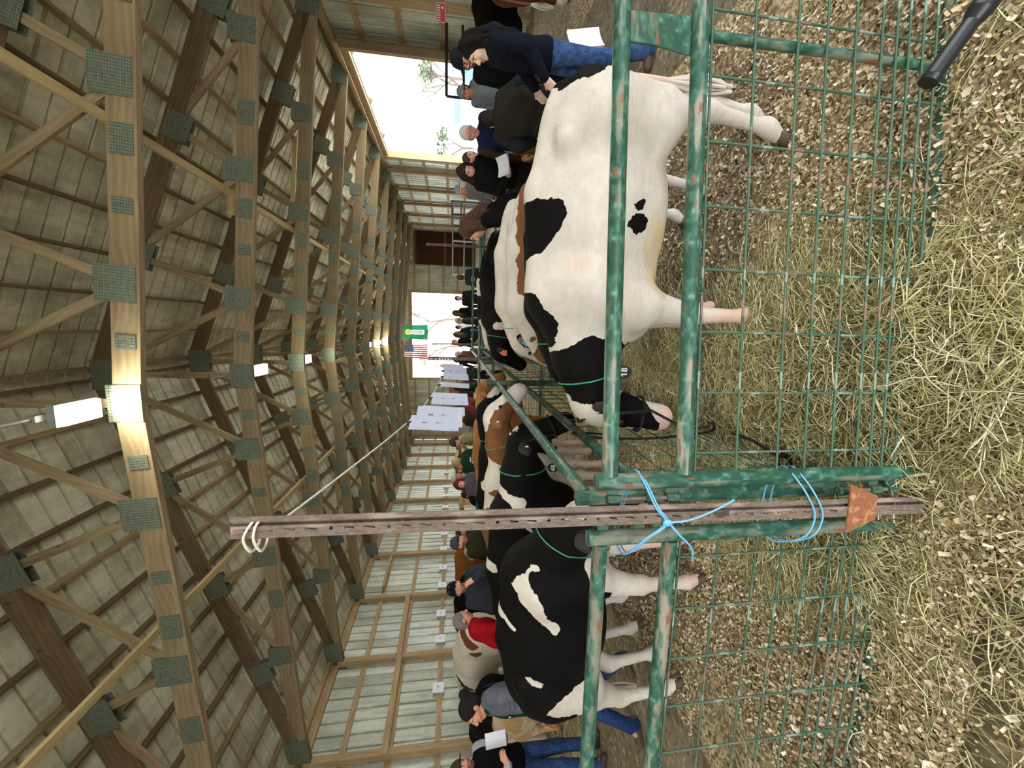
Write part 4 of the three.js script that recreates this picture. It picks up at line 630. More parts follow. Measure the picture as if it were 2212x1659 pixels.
wallCow('white cow with dark spots behind the bearded man in olive', [-6.0, 0, -11.2], Math.PI, 1.18, cowTex(384, 264, blotch([222, 212, 194], [88, 58, 40], edgeN, 0.66, 0.25), []), { earCol: [200, 186, 170], tailCol: WHITE });
wallCow('pale cream cow rear next to the rusty post top half', [-6.0, 0, -13.0], Math.PI, 1.08, cowTex(384, 264, blotch([232, 212, 176], [206, 168, 116], smudgeN, 0.55), []), { earCol: [210, 190, 160], tailCol: [230, 210, 180] });
wallCow('cream cow with brown speckles beyond the green hoodie', [-6.0, 0, -17.5], Math.PI, 1.18, cowTex(384, 264, blotch([220, 204, 176], [120, 88, 52], edgeN, 0.62, 0.3), []), { earCol: [210, 190, 160], tailCol: [220, 200, 170] });
wallCow('tan calf rear low behind the man holding papers', [-5.55, 0, -5.0], Math.PI - 0.5, 0.82, cowTex(384, 264, solid([206, 170, 122]), [], (c, x, y, u, v) => mix(c, [228, 206, 172], sstep(0.45, 0.65, smudgeN(u, v)))), { earCol: [180, 140, 96], tailCol: [196, 160, 116], udder: false, poll: [0.85, 0.85, 0], muzzle: [1.05, 0.5, 0] });
wallCow('black cow by the wall behind the smiling woman', [-6.3, 0, -5.75], Math.PI - 0.2, 1.05, cowTex(256, 176, solid(BLACK), [], legsWhite(0.5, 0, 0.2)), {});
wallCow('chestnut calf at the edge of frame below the capped man', [-5.85, 0, -3.4], Math.PI + 0.3, 0.8, cowTex(256, 176, solid([150, 96, 54]), []), { earCol: RED, tailCol: RED, udder: false, poll: [0.85, 0.85, 0], muzzle: [1.05, 0.5, 0] });
wallCow('dark brown cow behind the woman in navy hoodie', [5.2, 0, -6.4], 0.15, 1.0, cowTex(256, 176, solid([92, 50, 28]), [], legsWhite(0.25, 0, 0.2)), { earCol: RED, tailCol: RED, group: undefined });
wallCow('black cow by the right wall beyond the dark brown one', [5.3, 0, -7.5], 0.1, 1.05, cowTex(256, 176, solid(BLACK), []), { group: undefined });
// ---------------------------------------------------------------- people (local axes: facing +z, own left at +x)
const foldN = fbm(801, 3, 4), weaveN = fbm(831, 64, 2);
const foldBump = tex(256, 256, (u, v) => 0.75 * foldN(u * 1.0, v * 1.6) + 0.25 * weaveN(u, v), false, [2.2, 2.2]);
const denimMap = tex(256, 256, (u, v) => { const a = foldN(u, v), b = weaveN(u, v * 0.3); return mix([150, 160, 178], [255, 255, 255], sstep(0.25, 0.75, a * 0.6 + b * 0.4)); }, true, [1.5, 1.5]);
const clothMap = tex(256, 256, (u, v) => { const a = foldN(v, u), b = weaveN(u, v); return mix([206, 206, 206], [255, 255, 255], sstep(0.2, 0.8, a * 0.5 + b * 0.5)); }, true, [2, 2]);
const matCache = {};
const cloth = (c, denim) => (matCache[c + '|' + denim] ??= phys({ color: srgb(...c), map: denim ? denimMap : clothMap, roughness: 0.92, specularIntensity: 0.25, bumpMap: foldBump, bumpScale: 0.03 }));
const plaidMat = std({ map: tex(128, 128, (u, v) => { const a = (u * 4) % 1 < 0.3, b = (v * 4) % 1 < 0.3; return a && b ? [60, 22, 24] : a || b ? [104, 40, 40] : [150, 66, 62]; }, true, [4, 4]), roughness: 0.9 });
const hairMat = (c) => (matCache['h' + c] ??= phys({ color: srgb(...c), roughness: 0.7, specularIntensity: 0.4, bumpMap: tex(64, 256, (u, v) => 0.5 + 0.5 * Math.sin(u * 60 + 6 * foldN(u, v)), false, [6, 2]), bumpScale: 0.005 }));
const M_skin = std({ vertexColors: true, roughness: 0.62 }), M_iris = std({ color: srgb(30, 20, 16), roughness: 0.15 });
const SKIN = [224, 172, 146];
function mergeColored(list) { // keep position, normal, uv, color
  return mergeGeometries(list.map((g) => { const q = g.index ? g.toNonIndexed() : g; return q; }));
}
function handGeo(w, dir, nrm, curl, side, skin, c) { // w wrist, dir towards fingers, nrm out of the back of the hand
  const D = dir.clone().normalize(), N = nrm.clone().addScaledVector(D, -nrm.dot(D)).normalize(), S = D.clone().cross(N).multiplyScalar(side), A = (v) => [v.x, v.y, v.z];
  const pt = (a, b, e) => w.clone().addScaledVector(D, a).addScaledVector(S, b).addScaledVector(N, e), r = 0.24, f = new Field(A(w.clone().addScalar(-r)), A(w.clone().addScalar(r)), c);
  f.cap(A(pt(-0.03, 0, 0)), A(pt(0.02, 0, 0)), 0.026, 0.026, 0.02);
  for (const b of [-0.026, -0.009, 0.009, 0.026]) f.cap(A(pt(0.015, b * 0.7, 0)), A(pt(0.085, b, 0)), 0.016, 0.013, 0.014);
  [-0.029, -0.0095, 0.0105, 0.03].forEach((b, i) => { const L = [0.058, 0.072, 0.078, 0.068][i]; let p = pt(0.085, b, 0), ang = curl * 0.5; for (let k = 0; k < 3; k++) { const s = L * [0.45, 0.32, 0.25][k], q = p.clone().addScaledVector(D, Math.cos(ang) * s).addScaledVector(N, -Math.sin(ang) * s); f.cap(A(p), A(q), 0.0095 - k * 0.0008, 0.0088 - k * 0.0008, 0.003); p = q; ang += curl * 0.55; } });
  const t0 = pt(0.025, 0.028, -0.006), t1 = pt(0.055, 0.052, -0.018), t2 = pt(0.085, 0.056 - 0.02 * curl, -0.026 - 0.014 * curl); f.cap(A(t0), A(t1), 0.014, 0.011, 0.01).cap(A(t1), A(t2), 0.011, 0.009, 0.004);
  return f.geometry(null, () => skin);
}
function person(o) {
  const H = o.h ?? 1.7, s = H / 1.7, t = thing('person', o.label, 'person', o.pos, o.turn ?? 0, o.group), fine = o.fine ?? 1;
  t.scale.setScalar(s); const skin = srgb(...(o.skin ?? SKIN)), dk = (c, k) => c.clone().multiplyScalar(k);
  const w = o.female ? 0.9 : 1, lean = o.lean ?? 0, hipY = 0.93, cell = (o.cell ?? 0.017);
  const R = (v) => { const y = v.y - hipY; if (y <= 0) return v; const a = lean * Math.min(1, y / 0.25); return V(v.x, hipY + y * Math.cos(a) - v.z * Math.sin(a), v.z * Math.cos(a) + y * Math.sin(a)); };
  const A = (v) => [v.x, v.y, v.z], J = (x, y, z) => A(R(V(x, y, z)));
  const sh = 0.175 * w, Larm = o.armL ?? [[0.24, 1.14, -0.02], [0.25, 0.9, 0.08]], Rarm = o.armR ?? [[-0.24, 1.14, -0.02], [-0.25, 0.9, 0.08]];
  const raw = o.armsRaw, jt = (a) => (raw ? V(...a) : R(V(...a))), eL = jt(Larm[0]), wL = jt(Larm[1]), eR = jt(Rarm[0]), wR = jt(Rarm[1]), sL = R(V(sh, 1.4, 0)), sR = R(V(-sh, 1.4, 0));
  const legL = o.legL ?? [[0.1, 0.49, 0.02], [0.11, 0.08, -0.02]], legR = o.legR ?? [[-0.1, 0.49, 0.02], [-0.11, 0.08, -0.02]];
  const neck = R(V(0, 1.47, -0.005)), hc = R(V(0, 1.575, 0.012)).add(V(...(o.headShift ?? [0, 0, 0])));
  const lo = [-0.75, -0.03, -0.7], hi = [0.75, 1.62, 0.95];
  // bare figure
  const b = new Field(lo, hi, Math.max(cell, 0.02));
  b.ell(J(0, 1.25, 0), [0.14 * w, 0.19, 0.09], 0.05).ell([0, 0.98, 0], [0.13, 0.17, 0.09], 0.06).cap(J(-sh + 0.03, 1.39, 0), J(sh - 0.03, 1.39, 0), 0.045, 0.045, 0.04).cap(J(0, 1.38, -0.01), A(hc.clone().add(V(0, -0.09, -0.01))), 0.055, 0.052, 0.04);
  for (const [S, E, W] of [[sL, eL, wL], [sR, eR, wR]]) b.cap(A(S), A(E), 0.042, 0.036, 0.03).cap(A(E), A(W), 0.036, 0.028, 0.02);
  for (const [sx, L] of [[1, legL], [-1, legR]]) b.cap([sx * 0.085, 0.9, 0], L[0], 0.07, 0.05, 0.04).cap(L[0], L[1], 0.048, 0.036, 0.02).cap(L[1], [L[1][0], 0.04, L[1][2] + 0.1], 0.034, 0.03, 0.02);
  // head
  const q = new THREE.Quaternion().setFromEuler(new THREE.Euler((o.pitch ?? 0) + lean * 0.6, o.yaw ?? 0, o.tilt ?? 0, 'YXZ')), f = new Field([-0.11, -0.16, -0.13], [0.11, 0.15, 0.15], o.headCell ?? 0.0075), hair = o.hair ?? [60, 42, 30], hcol = srgb(...hair), fs = o.female ? 0.94 : 1;
  f.ell([0, 0.03, -0.012], [0.074, 0.094, 0.094], 0.03).ell([0, -0.03, 0.03], [0.06 * fs, 0.082, 0.062], 0.03).ell([0, -0.095, 0.052], [0.032 * fs, 0.026, 0.028], 0.03).ell([0.034, -0.03, 0.058], [0.028, 0.03, 0.026], 0.02).ell([-0.034, -0.03, 0.058], [0.028, 0.03, 0.026], 0.02).cap([-0.042, 0.032, 0.078], [0.042, 0.032, 0.078], 0.011, 0.011, 0.02);
  for (const x of [-1, 1]) { f.ell([x * 0.031, 0.01, 0.097], [0.02, 0.012, 0.017], 0.012, undefined, true); f.ell([x * 0.031, 0.008, 0.078], [0.014, 0.012, 0.013], 0.004); f.ell([x * 0.076, -0.005, -0.008], [0.012, 0.032, 0.02], 0.01); f.ell([x * 0.011, -0.028, 0.1], [0.009, 0.008, 0.01], 0.008); }
  f.cap([0, 0.015, 0.09], [0, -0.022, 0.111], 0.009, 0.013, 0.012).ell([0, -0.058, 0.09], [0.024, 0.007, 0.012], 0.008).ell([0, -0.069, 0.088], [0.02, 0.007, 0.011], 0.008).cap([0, -0.09, -0.02], [0, -0.15, -0.03], 0.052, 0.054, 0.03);
  const lip = srgb(186, 110, 104), eyeW = srgb(232, 226, 220), beard = o.beard && srgb(...o.beard);
  const hg = f.geometry(null, (x, y, z) => {
    const ax = Math.abs(x);
    if (z > 0.07 && Math.hypot((ax - 0.031) / 0.015, (y - 0.008) / 0.0075) < 1) return Math.hypot(ax - 0.031, y - 0.008) < 0.0075 ? srgb(34, 24, 20) : eyeW;
    if (z > 0.06 && ax > 0.012 && ax < 0.052 && Math.abs(y - 0.03 - (ax - 0.03) * -0.12) < 0.006) return hcol;
    if (o.smile && z > 0.085 && ax < 0.02 && Math.abs(y + 0.0635 - ax * ax * 12) < 0.004) return eyeW;
    if (z > 0.08 && ax < 0.026 && Math.abs(y + 0.063 - ax * ax * 10) < 0.011) return lip;
    if (beard && y < -0.03 && z > -0.02 && !(ax < 0.05 && y > -0.043 && z > 0.07)) return beard;
    if (z > 0.06 && ax > 0.02 && ax < 0.05 && y < -0.015 && y > -0.05) return skin.clone().lerp(srgb(216, 130, 116), 0.35);
    return skin;
  }); hg.applyQuaternion(q); hg.translate(hc.x, hc.y, hc.z);
  const parts = [b.geometry(null, () => skin), hg];
  const hd = (side, wr, el, spec) => { if (spec === null) return; const d = spec?.dir ? V(...spec.dir) : wr.clone().sub(el), n = spec?.nrm ? V(...spec.nrm) : V(side * 1, 0, 0.2); parts.push(handGeo(wr, d, n, spec?.curl ?? 0.7, side * (spec?.flip ?? 1), skin, o.handCell ?? 0.007)); };
  hd(1, wL, eL, o.handL); hd(-1, wR, eR, o.handR);
  mesh('body', mergeColored(parts), M_skin, t);
  // upper clothing
  const topMat = o.topMat ?? cloth(o.top ?? [60, 60, 66]), j = new Field(lo, hi, cell), bulk = o.bulk ?? 1, hem = o.hem ?? 0.9;
  j.ell(J(0, 1.27, -0.005), [0.178 * w * bulk, 0.21, 0.122 * bulk], 0.06).ell(J(0, 1.08, 0), [0.16 * w * bulk, 0.18, 0.115 * bulk], 0.06).cap(J(-sh + 0.02, 1.4, 0), J(sh - 0.02, 1.4, 0), 0.068, 0.068, 0.05);
  j.ell(A(V(0, hem + 0.06, 0)), [0.17 * bulk, 0.1, 0.124 * bulk], 0.06).ell(A(neck.clone().add(V(0, -0.015, 0))), [0.08, 0.045, 0.078], 0.03);
  if (o.hood) j.ell(J(0, 1.44, -0.1), [0.12, 0.07, 0.07], 0.04);
  const sleeves = (F, k) => { for (const [S, E, W] of [[sL, eL, wL], [sR, eR, wR]]) { const e2 = W.clone().lerp(E, 0.06); F.cap(A(S), A(E), 0.064 * k, 0.056 * k, 0.04).cap(A(E), A(e2), 0.056 * k, 0.041 * k, 0.03); } };
  if (!o.sleeveMat) sleeves(j, bulk); const top = mesh(o.topName ?? 'jacket', j.geometry(), topMat, t);
  if (o.sleeveMat) { const F = new Field(lo, hi, cell); F.cap(A(sL), A(sL.clone().lerp(eL, 0.1)), 0.07, 0.07, 0.02); sleeves(F, bulk * 1.02); mesh('sleeves', F.geometry(), o.sleeveMat, t); }
  // trousers, shoes
  const p = new Field([-0.45, -0.03, -0.6], [0.45, 1.1, 0.75], cell); p.ell([0, 0.93, -0.005], [0.158, 0.12, 0.118], 0.05);
  for (const [sx, L] of [[1, legL], [-1, legR]]) { p.cap([sx * 0.085, 0.88, 0], L[0], 0.094, 0.066, 0.04).cap(L[0], L[1], 0.066, o.flare ? 0.07 : 0.06, 0.03).cap(L[1], [L[1][0], 0.04, L[1][2]], o.flare ? 0.07 : 0.06, o.flare ? 0.072 : 0.062, 0.02); }
  mesh('trousers', p.geometry(), cloth(o.pants ?? [52, 74, 108], o.denim !== false), t);
  for (const [sx, L] of [[1, legL], [-1, legR]]) { const F = new Field([L[1][0] - 0.12, -0.02, L[1][2] - 0.16], [L[1][0] + 0.12, 0.14, L[1][2] + 0.26], 0.012); F.cap([L[1][0], 0.045, L[1][2] - 0.03], [L[1][0] + sx * 0.015, 0.035, L[1][2] + 0.13], 0.05, 0.04, 0.02).cap([L[1][0], 0.05, L[1][2]], [L[1][0], 0.1, L[1][2]], 0.05, 0.05, 0.02); mesh('shoe', F.geometry(), plain(srgb(...(o.shoes ?? [70, 52, 40])), 0.7), t); }
  // hair and headwear share the head's turn
  const head = (name, g, mat) => { const m = mesh(name, g, mat, t); m.position.copy(hc); m.quaternion.copy(q); return m; };
  if (o.hairStyle !== 'none') {
    const F = new Field([-0.2, -0.42, -0.24], [0.2, 0.17, 0.14], 0.0095), st = o.hairStyle ?? 'short';
    F.ell([0, 0.042, -0.02], [0.086, 0.096, 0.1], 0.02).ell([0, -0.02, -0.05], [0.08, 0.07, 0.062], 0.03);
    if (st === 'long' || st === 'wavy') { const wv = st === 'wavy' ? 1.35 : 1; for (const x of [-1, 1]) F.cap([x * 0.062, 0.02, -0.02], [x * 0.085 * wv, -0.12, -0.01], 0.04, 0.04 * wv, 0.03).cap([x * 0.085 * wv, -0.12, -0.01], [x * 0.1 * wv, -0.26, 0.0], 0.04 * wv, 0.025, 0.03); F.cap([0, 0, -0.07], [0, -0.18, -0.1], 0.075 * wv, 0.085 * wv, 0.03).cap([0, -0.18, -0.1], [0, -0.3, -0.1], 0.085 * wv, 0.05, 0.03); }
    if (st === 'bun') F.ell([0, 0.075, -0.13], [0.05, 0.048, 0.045], 0.015).ell([0, 0.02, -0.1], [0.05, 0.05, 0.04], 0.03);
    F.ell([0, -0.045, 0.085], [0.062, 0.1, 0.075], 0.015, undefined, true);
    if (st === 'short' || st === 'bun') F.ell([0, -0.16, 0], [0.12, 0.105, 0.14], 0.01, undefined, true);
    const gs = [F.geometry()];
    if (st === 'long' || st === 'wavy') for (let i = 0; i < 34; i++) { const a = -0.35 + (i / 33) * 3.84, wv = st === 'wavy' ? 1.4 : 1.08, r1 = 0.088 + 0.01 * Math.sin(i * 7), cx = Math.cos(a), sz = -Math.sin(a), L = 0.2 + 0.1 * Math.abs(Math.sin(i * 3.7)); gs.push(hose([V(0.02 * cx, 0.138, -0.02 + 0.02 * sz), V(r1 * cx * 0.95, 0.06, -0.02 + r1 * sz * 1.1), V(r1 * cx * 1.08 * wv, -0.05, -0.03 + r1 * sz * wv), V((r1 + 0.02 * Math.sin(i * 5)) * cx * 1.15 * wv, -0.15, -0.035 + r1 * sz * 1.1 * wv), V(r1 * cx * 1.1 * wv, -0.08 - L, -0.03 + (r1 + 0.015 * Math.cos(i * 3)) * sz * wv)], 0.0115, 14, 5)); }
    head('hair', join(gs), hairMat(hair));
  }
  if (o.cap) {
    const c = o.cap, prof = [[0.0, 0.145], [0.035, 0.142], [0.07, 0.12], [0.09, 0.085], [0.098, 0.05], [0.099, 0.035], [0.094, 0.034]].map(([a, y]) => new THREE.Vector2(a, y)), g = new THREE.LatheGeometry(prof, 24); g.scale(0.93, 1, 1.08); g.translate(0, 0, -0.012);
    const cm = head(c.knit ? 'knit_hat' : 'cap', g, cloth(c.col));
    if (!c.knit) { const bill = new THREE.SphereGeometry(0.1, 20, 10, 0, Math.PI * 2, 0, Math.PI / 2); bill.scale(0.85, 0.2, 1.0); const p2 = bill.attributes.position; for (let i = 0; i < p2.count; i++) { const z = p2.getZ(i); p2.setZ(i, Math.max(z, -0.02)); p2.setY(i, p2.getY(i) * 0.5 - Math.abs(p2.getX(i)) * 0.16); } bill.translate(0, 0.043, 0.085); bill.computeVertexNormals(); const bm = mesh('bill', bill, cloth(c.bill ?? c.col), cm); if (c.back) { bm.rotation.y = Math.PI; } if (c.panel) mesh('mesh_panel', (() => { const g2 = new THREE.SphereGeometry(0.1, 14, 10, Math.PI * 0.95, Math.PI * 1.1, 0.35, 0.85); g2.scale(0.95, 1.4, 1.1); g2.translate(0, 0.005, -0.013); return g2; })(), cloth(c.panel), cm); }
  }
  if (o.glasses) { const g = []; for (const x of [-1, 1]) { const r = new THREE.TorusGeometry(0.021, 0.002, 6, 16); r.translate(x * 0.03, 0.006, 0.112); g.push(r, rod(V(x * 0.05, 0.008, 0.108), V(x * 0.08, 0.006, 0.0), 0.0018)); } g.push(rod(V(-0.009, 0.008, 0.114), V(0.009, 0.008, 0.114), 0.0018)); const m = head('glasses', join(g), M.dark); if (o.glasses === 'up') m.position.add(V(0, 0.085, -0.01).applyQuaternion(q)); }
  if (o.after) o.after({ t, wL, wR, hc, q, R, A });
  return t;
}
function paperThing(label, pos, rot, wd = 0.2, ht = 0.27, n = 1) { // one or a few curled sheets
  const g = thing('paper', label, 'paper', pos); g.rotation.set(...rot);
  for (let i = 0; i < n; i++) { const pg = new THREE.PlaneGeometry(wd, ht, 8, 4), p = pg.attributes.position; for (let k = 0; k < p.count; k++) { const x = p.getX(k) / wd; p.setZ(k, 0.05 * (i + 0.4) * x * x + 0.004 * i); } pg.computeVertexNormals(); mesh('sheet', pg, std({ color: srgb(236, 238, 250), roughness: 0.8, side: THREE.DoubleSide }), g); } return g;
}
const L90 = -Math.PI / 2, R90 = Math.PI / 2;
// right side of the pens
person({ label: 'woman in navy hoodie and jeans with long black hair, papers in back pocket', pos: [2.31, 0, -3.75], turn: L90 - 0.2, h: 1.64, female: true, fine: 1, cell: 0.014, top: [20, 25, 38], topName: 'hoodie', hood: true, bulk: 1.12, pants: [74, 104, 148], flare: true, hair: [22, 18, 18], hairStyle: 'long', yaw: 0.1, pitch: 0.12, skin: [230, 190, 170], shoes: [84, 64, 50], armL: [[0.24, 1.16, 0.02], [0.22, 0.98, 0.24]], armR: [[-0.23, 1.15, 0.0], [-0.2, 0.98, 0.2]], handL: { curl: 0.9, dir: [-0.1, -0.75, 0.5], nrm: [0.7, 0.2, 0.6] }, legL: [[0.1, 0.49, 0.0], [0.1, 0.08, -0.1]], legR: [[-0.1, 0.49, 0.05], [-0.1, 0.08, 0.1]] });
paperThing('folded white papers sticking out of the jeans back pocket', [2.42, 0.6, -3.66], [0.05, 0.25, 0.28], 0.17, 0.3, 2);
person({ label: 'bearded man in black jacket with black and tan cap behind the navy hoodie', pos: [2.75, 0, -4.65], turn: L90 + 0.35, h: 1.72, top: [20, 22, 22], bulk: 1.1, pants: [40, 42, 46], denim: false, beard: [96, 60, 44], hair: [80, 56, 42], skin: [206, 140, 116], cap: { col: [44, 44, 46], panel: [214, 204, 182] }, pitch: 0.15, glasses: true });
person({ label: 'man in light grey hoodie and grey felt cap against the bright doorway', pos: [3.72, 0, -7.0], turn: L90 + 0.5, h: 1.64, top: [136, 146, 156], topName: 'hoodie', hood: true, bulk: 1.15, pants: [50, 52, 60], hair: [50, 40, 34], skin: [176, 116, 92], cap: { col: [172, 164, 152], back: true }, lean: 0.15, cell: 0.022, headCell: 0.01 });
person({ label: 'stooping person in dark olive coat seen from behind at the cow rumps', pos: [2.12, 0, -4.25], turn: Math.PI - 0.2, h: 1.6, lean: 0.8, top: [46, 42, 34], bulk: 1.5, hem: 0.82, pants: [40, 40, 44], hair: [40, 32, 28], cap: { col: [40, 40, 42] }, armL: [[0.28, 1.2, 0.06], [0.2, 1.12, 0.34]], armR: [[-0.3, 1.18, 0.04], [-0.34, 1.02, 0.22]], sleeveMat: cloth([44, 46, 54]) });
person({ label: 'white-haired man in navy vest facing the pens', pos: [2.32, 0, -5.3], turn: -0.25, h: 1.62, top: [32, 42, 82], topName: 'vest', sleeveMat: cloth([66, 48, 38]), pants: [150, 112, 66], denim: false, hair: [226, 222, 214], skin: [220, 158, 132], glasses: true, pitch: 0.05, cell: 0.018, armL: [[0.24, 1.16, 0.06], [0.12, 1.02, 0.3]] });
paperThing('white folded paper in the hand near the navy vest', [2.12, 1.02, -4.93], [-0.5, 0.3, 0.9], 0.15, 0.2);
person({ label: 'dark-haired man with grey sleeves beyond the white-haired man', pos: [2.42, 0, -6.3], turn: 0.4, h: 1.56, top: [110, 108, 118], pants: [120, 88, 50], denim: false, hair: [70, 62, 58], cell: 0.022, headCell: 0.01 });
person({ label: 'dark-haired woman in black jacket reading a booklet', pos: [1.98, 0, -5.6], turn: -0.2, h: 1.64, female: true, cell: 0.015, headCell: 0.0065, top: [18, 19, 21], bulk: 1.08, pants: [34, 34, 40], denim: false, hair: [58, 34, 32], hairStyle: 'long', skin: [214, 164, 144], pitch: 0.42, yaw: 0.1, glasses: 'up', armL: [[0.22, 1.13, 0.05], [0.08, 1.06, 0.25]], armR: [[-0.22, 1.13, 0.05], [-0.06, 1.04, 0.27]], handL: { dir: [-0.7, 0.1, 0.5], nrm: [0.4, -0.6, 0.6], curl: 0.9 }, handR: { dir: [0.7, 0.1, 0.5], nrm: [-0.4, -0.6, 0.6], curl: 0.9 } });
paperThing('open white booklet held by the reading woman', [1.96, 1.08, -5.25], [-1.0, -0.2, 0.0], 0.22, 0.2, 3);
person({ label: 'white-haired person in grey jacket with orange face', pos: [2.66, 0, -8.5], turn: L90 + 0.3, h: 1.66, top: [142, 140, 146], pants: [60, 60, 70], hair: [236, 232, 226], skin: [224, 130, 88], cell: 0.024, headCell: 0.011, cap: { col: [196, 214, 232], back: true } });
person({ label: 'person in white and lime vest bending by the far rails', pos: [2.55, 0, -9.4], turn: L90, h: 1.66, lean: 0.6, top: [232, 234, 222], sleeveMat: cloth([52, 54, 66]), pants: [44, 46, 58], hair: [60, 48, 40], skin: [226, 150, 124], cell: 0.024, headCell: 0.011 });
person({ label: 'person with tousled brown hair bending over the white cow back', pos: [1.34, 0, -4.5], turn: L90 - 0.2, h: 1.7, female: true, lean: 0.5, pitch: 0.1, headShift: [0, 0.0, 0.0], cell: 0.016, top: [20, 17, 17], pants: [40, 44, 56], hair: [84, 60, 44], hairStyle: 'wavy', skin: [220, 164, 144], armL: [[0.24, 1.12, 0.1], [0.2, 0.98, 0.32]] });
person({ label: 'person in dark blue sweatshirt with back print by the far doorway', pos: [1.3, 0, -11.2], turn: Math.PI - 0.5, h: 1.58, top: [60, 58, 74], pants: [40, 42, 50], hair: [90, 66, 46], cell: 0.026, headCell: 0.012, after: ({ t }) => { const m = mesh('back_print', new THREE.TorusGeometry(0.07, 0.008, 6, 20), M.white, t); m.scale.set(1.2, 0.7, 0.3); m.position.set(0, 1.25, -0.135); } });
// crowd by the far doorway
const crowd = [[0.85, -13.0, 1.62, [38, 36, 40], 'black coat next to the blue sweatshirt'], [0.45, -14.5, 1.7, [34, 32, 30], 'black jacket by the doorway edge'], [0.15, -13.2, 1.6, [56, 46, 40], 'dark brown coat'], [-0.05, -15.5, 1.58, [232, 230, 226], 'white shirt'], [-0.3, -14.0, 1.66, [30, 48, 46], 'dark teal jacket'], [-0.62, -15.2, 1.72, [36, 34, 32], 'black hooded coat'], [-0.95, -13.6, 1.6, [92, 66, 50], 'brown jacket'], [-1.3, -15.6, 1.66, [40, 44, 60], 'navy coat'], [-1.6, -13.4, 1.62, [58, 70, 60], 'grey green jacket near the hanging sheets'], [-1.85, -12.2, 1.64, [36, 58, 44], 'forest green sweater near the hanging sheets'], [-2.1, -14.2, 1.6, [112, 60, 48], 'rust shirt near the hanging sheets']];
crowd.forEach(([x, z, h, c, what], i) => person({ label: `distant person in ${what}, crowd before far doorway`, pos: [x, 0, z], turn: (i * 2.3) % 6.28, h, top: c, pants: [[40, 44, 60], [60, 70, 96], [44, 40, 40]][i % 3], hair: [[40, 30, 26], [96, 70, 48], [150, 120, 84]][i % 3], hairStyle: i % 3 === 1 ? 'long' : 'short', female: i % 3 === 1, cell: 0.03, headCell: 0.014, handCell: 0.012, group: 'crowd before the far doorway', cap: i % 4 === 2 ? { col: [220, 220, 220] } : undefined }));
// left aisle
person({ label: 'man in red plaid shirt beside the hanging sheets', pos: [-1.95, 0, -9.4], turn: R90 + 0.8, h: 1.66, lean: 0.35, topMat: plaidMat, topName: 'shirt', pants: [40, 44, 56], hair: [70, 44, 30], cell: 0.022, headCell: 0.01 });
person({ label: 'long-haired person facing out between plaid shirt and olive jacket', pos: [-2.36, 0, -10.3], turn: 0.3, h: 1.6, female: true, top: [70, 52, 46], pants: [50, 54, 66], hair: [98, 64, 40], hairStyle: 'long', skin: [228, 178, 152], cell: 0.024, headCell: 0.01 });
person({ label: 'man in pale olive jacket and grey cap turned sideways', pos: [-2.38, 0, -8.5], turn: L90 + 0.3, h: 1.74, lean: 0.12, top: [152, 148, 108], bulk: 1.2, pants: [30, 30, 34], denim: false, hair: [70, 60, 52], skin: [214, 160, 140], cap: { col: [84, 82, 92] }, cell: 0.018, headCell: 0.008, pitch: 0.3 });
person({ label: 'blond person in dark green hoodie with back lettering', pos: [-2.82, 0, -8.2], turn: Math.PI + 0.6, h: 1.7, lean: 0.1, top: [36, 72, 50], topName: 'hoodie', hood: true, bulk: 1.2, pants: [40, 46, 60], hair: [196, 168, 120], cell: 0.018, headCell: 0.009, after: ({ t, R }) => { for (const [y, w] of [[1.3, 0.1], [1.26, 0.16], [1.2, 0.2]]) { const m = mesh('back_lettering', new THREE.BoxGeometry(w, 0.02, 0.006), M.white, t), p = R(V(0, y, -0.16)); m.position.copy(p); m.rotation.x = 0.1; } } });
person({ label: 'fair-haired woman facing out behind the green hoodie', pos: [-3.22, 0, -9.1], turn: 0.2, h: 1.6, female: true, top: [44, 50, 74], pants: [44, 46, 56], hair: [176, 140, 96], hairStyle: 'long', skin: [236, 186, 160], cell: 0.024, headCell: 0.009 });
person({ label: 'red-haired woman in grey sweater looking down', pos: [-3.12, 0, -7.7], turn: 0.35, h: 1.65, female: true, top: [104, 98, 104], topName: 'sweater', bulk: 1.1, pants: [36, 36, 44], hair: [110, 44, 34], hairStyle: 'long', skin: [232, 182, 162], pitch: 0.35, cell: 0.018, headCell: 0.008, armL: [[0.22, 1.13, 0.08], [0.05, 1.08, 0.24]], armR: [[-0.22, 1.13, 0.08], [-0.05, 1.06, 0.25]] });
person({ label: 'person in white cap behind the red-haired woman', pos: [-3.25, 0, -8.35], turn: R90, h: 1.7, top: [180, 176, 180], pants: [50, 54, 70], hair: [120, 60, 44], skin: [222, 150, 130], cap: { col: [238, 232, 216] }, cell: 0.024, headCell: 0.01 });
person({ label: 'person in black leaning on the rail beside the red-haired woman', pos: [-4.0, 0, -8.7], turn: R90 - 0.3, h: 1.55, lean: 0.5, top: [26, 26, 30], pants: [28, 28, 32], denim: false, hair: [40, 30, 26], cell: 0.022, headCell: 0.01 });
person({ label: 'bearded man in dark olive jacket and grey cap', pos: [-3.15, 0, -5.55], turn: R90 - 0.35, h: 1.7, top: [52, 48, 32], bulk: 1.2, pants: [56, 60, 70], beard: [150, 108, 72], hair: [110, 80, 56], skin: [224, 168, 146], cap: { col: [92, 92, 104], bill: [50, 48, 54] }, cell: 0.016, headCell: 0.007, pitch: 0.1, armL: [[0.25, 1.12, 0.0], [0.2, 0.95, 0.2]] });
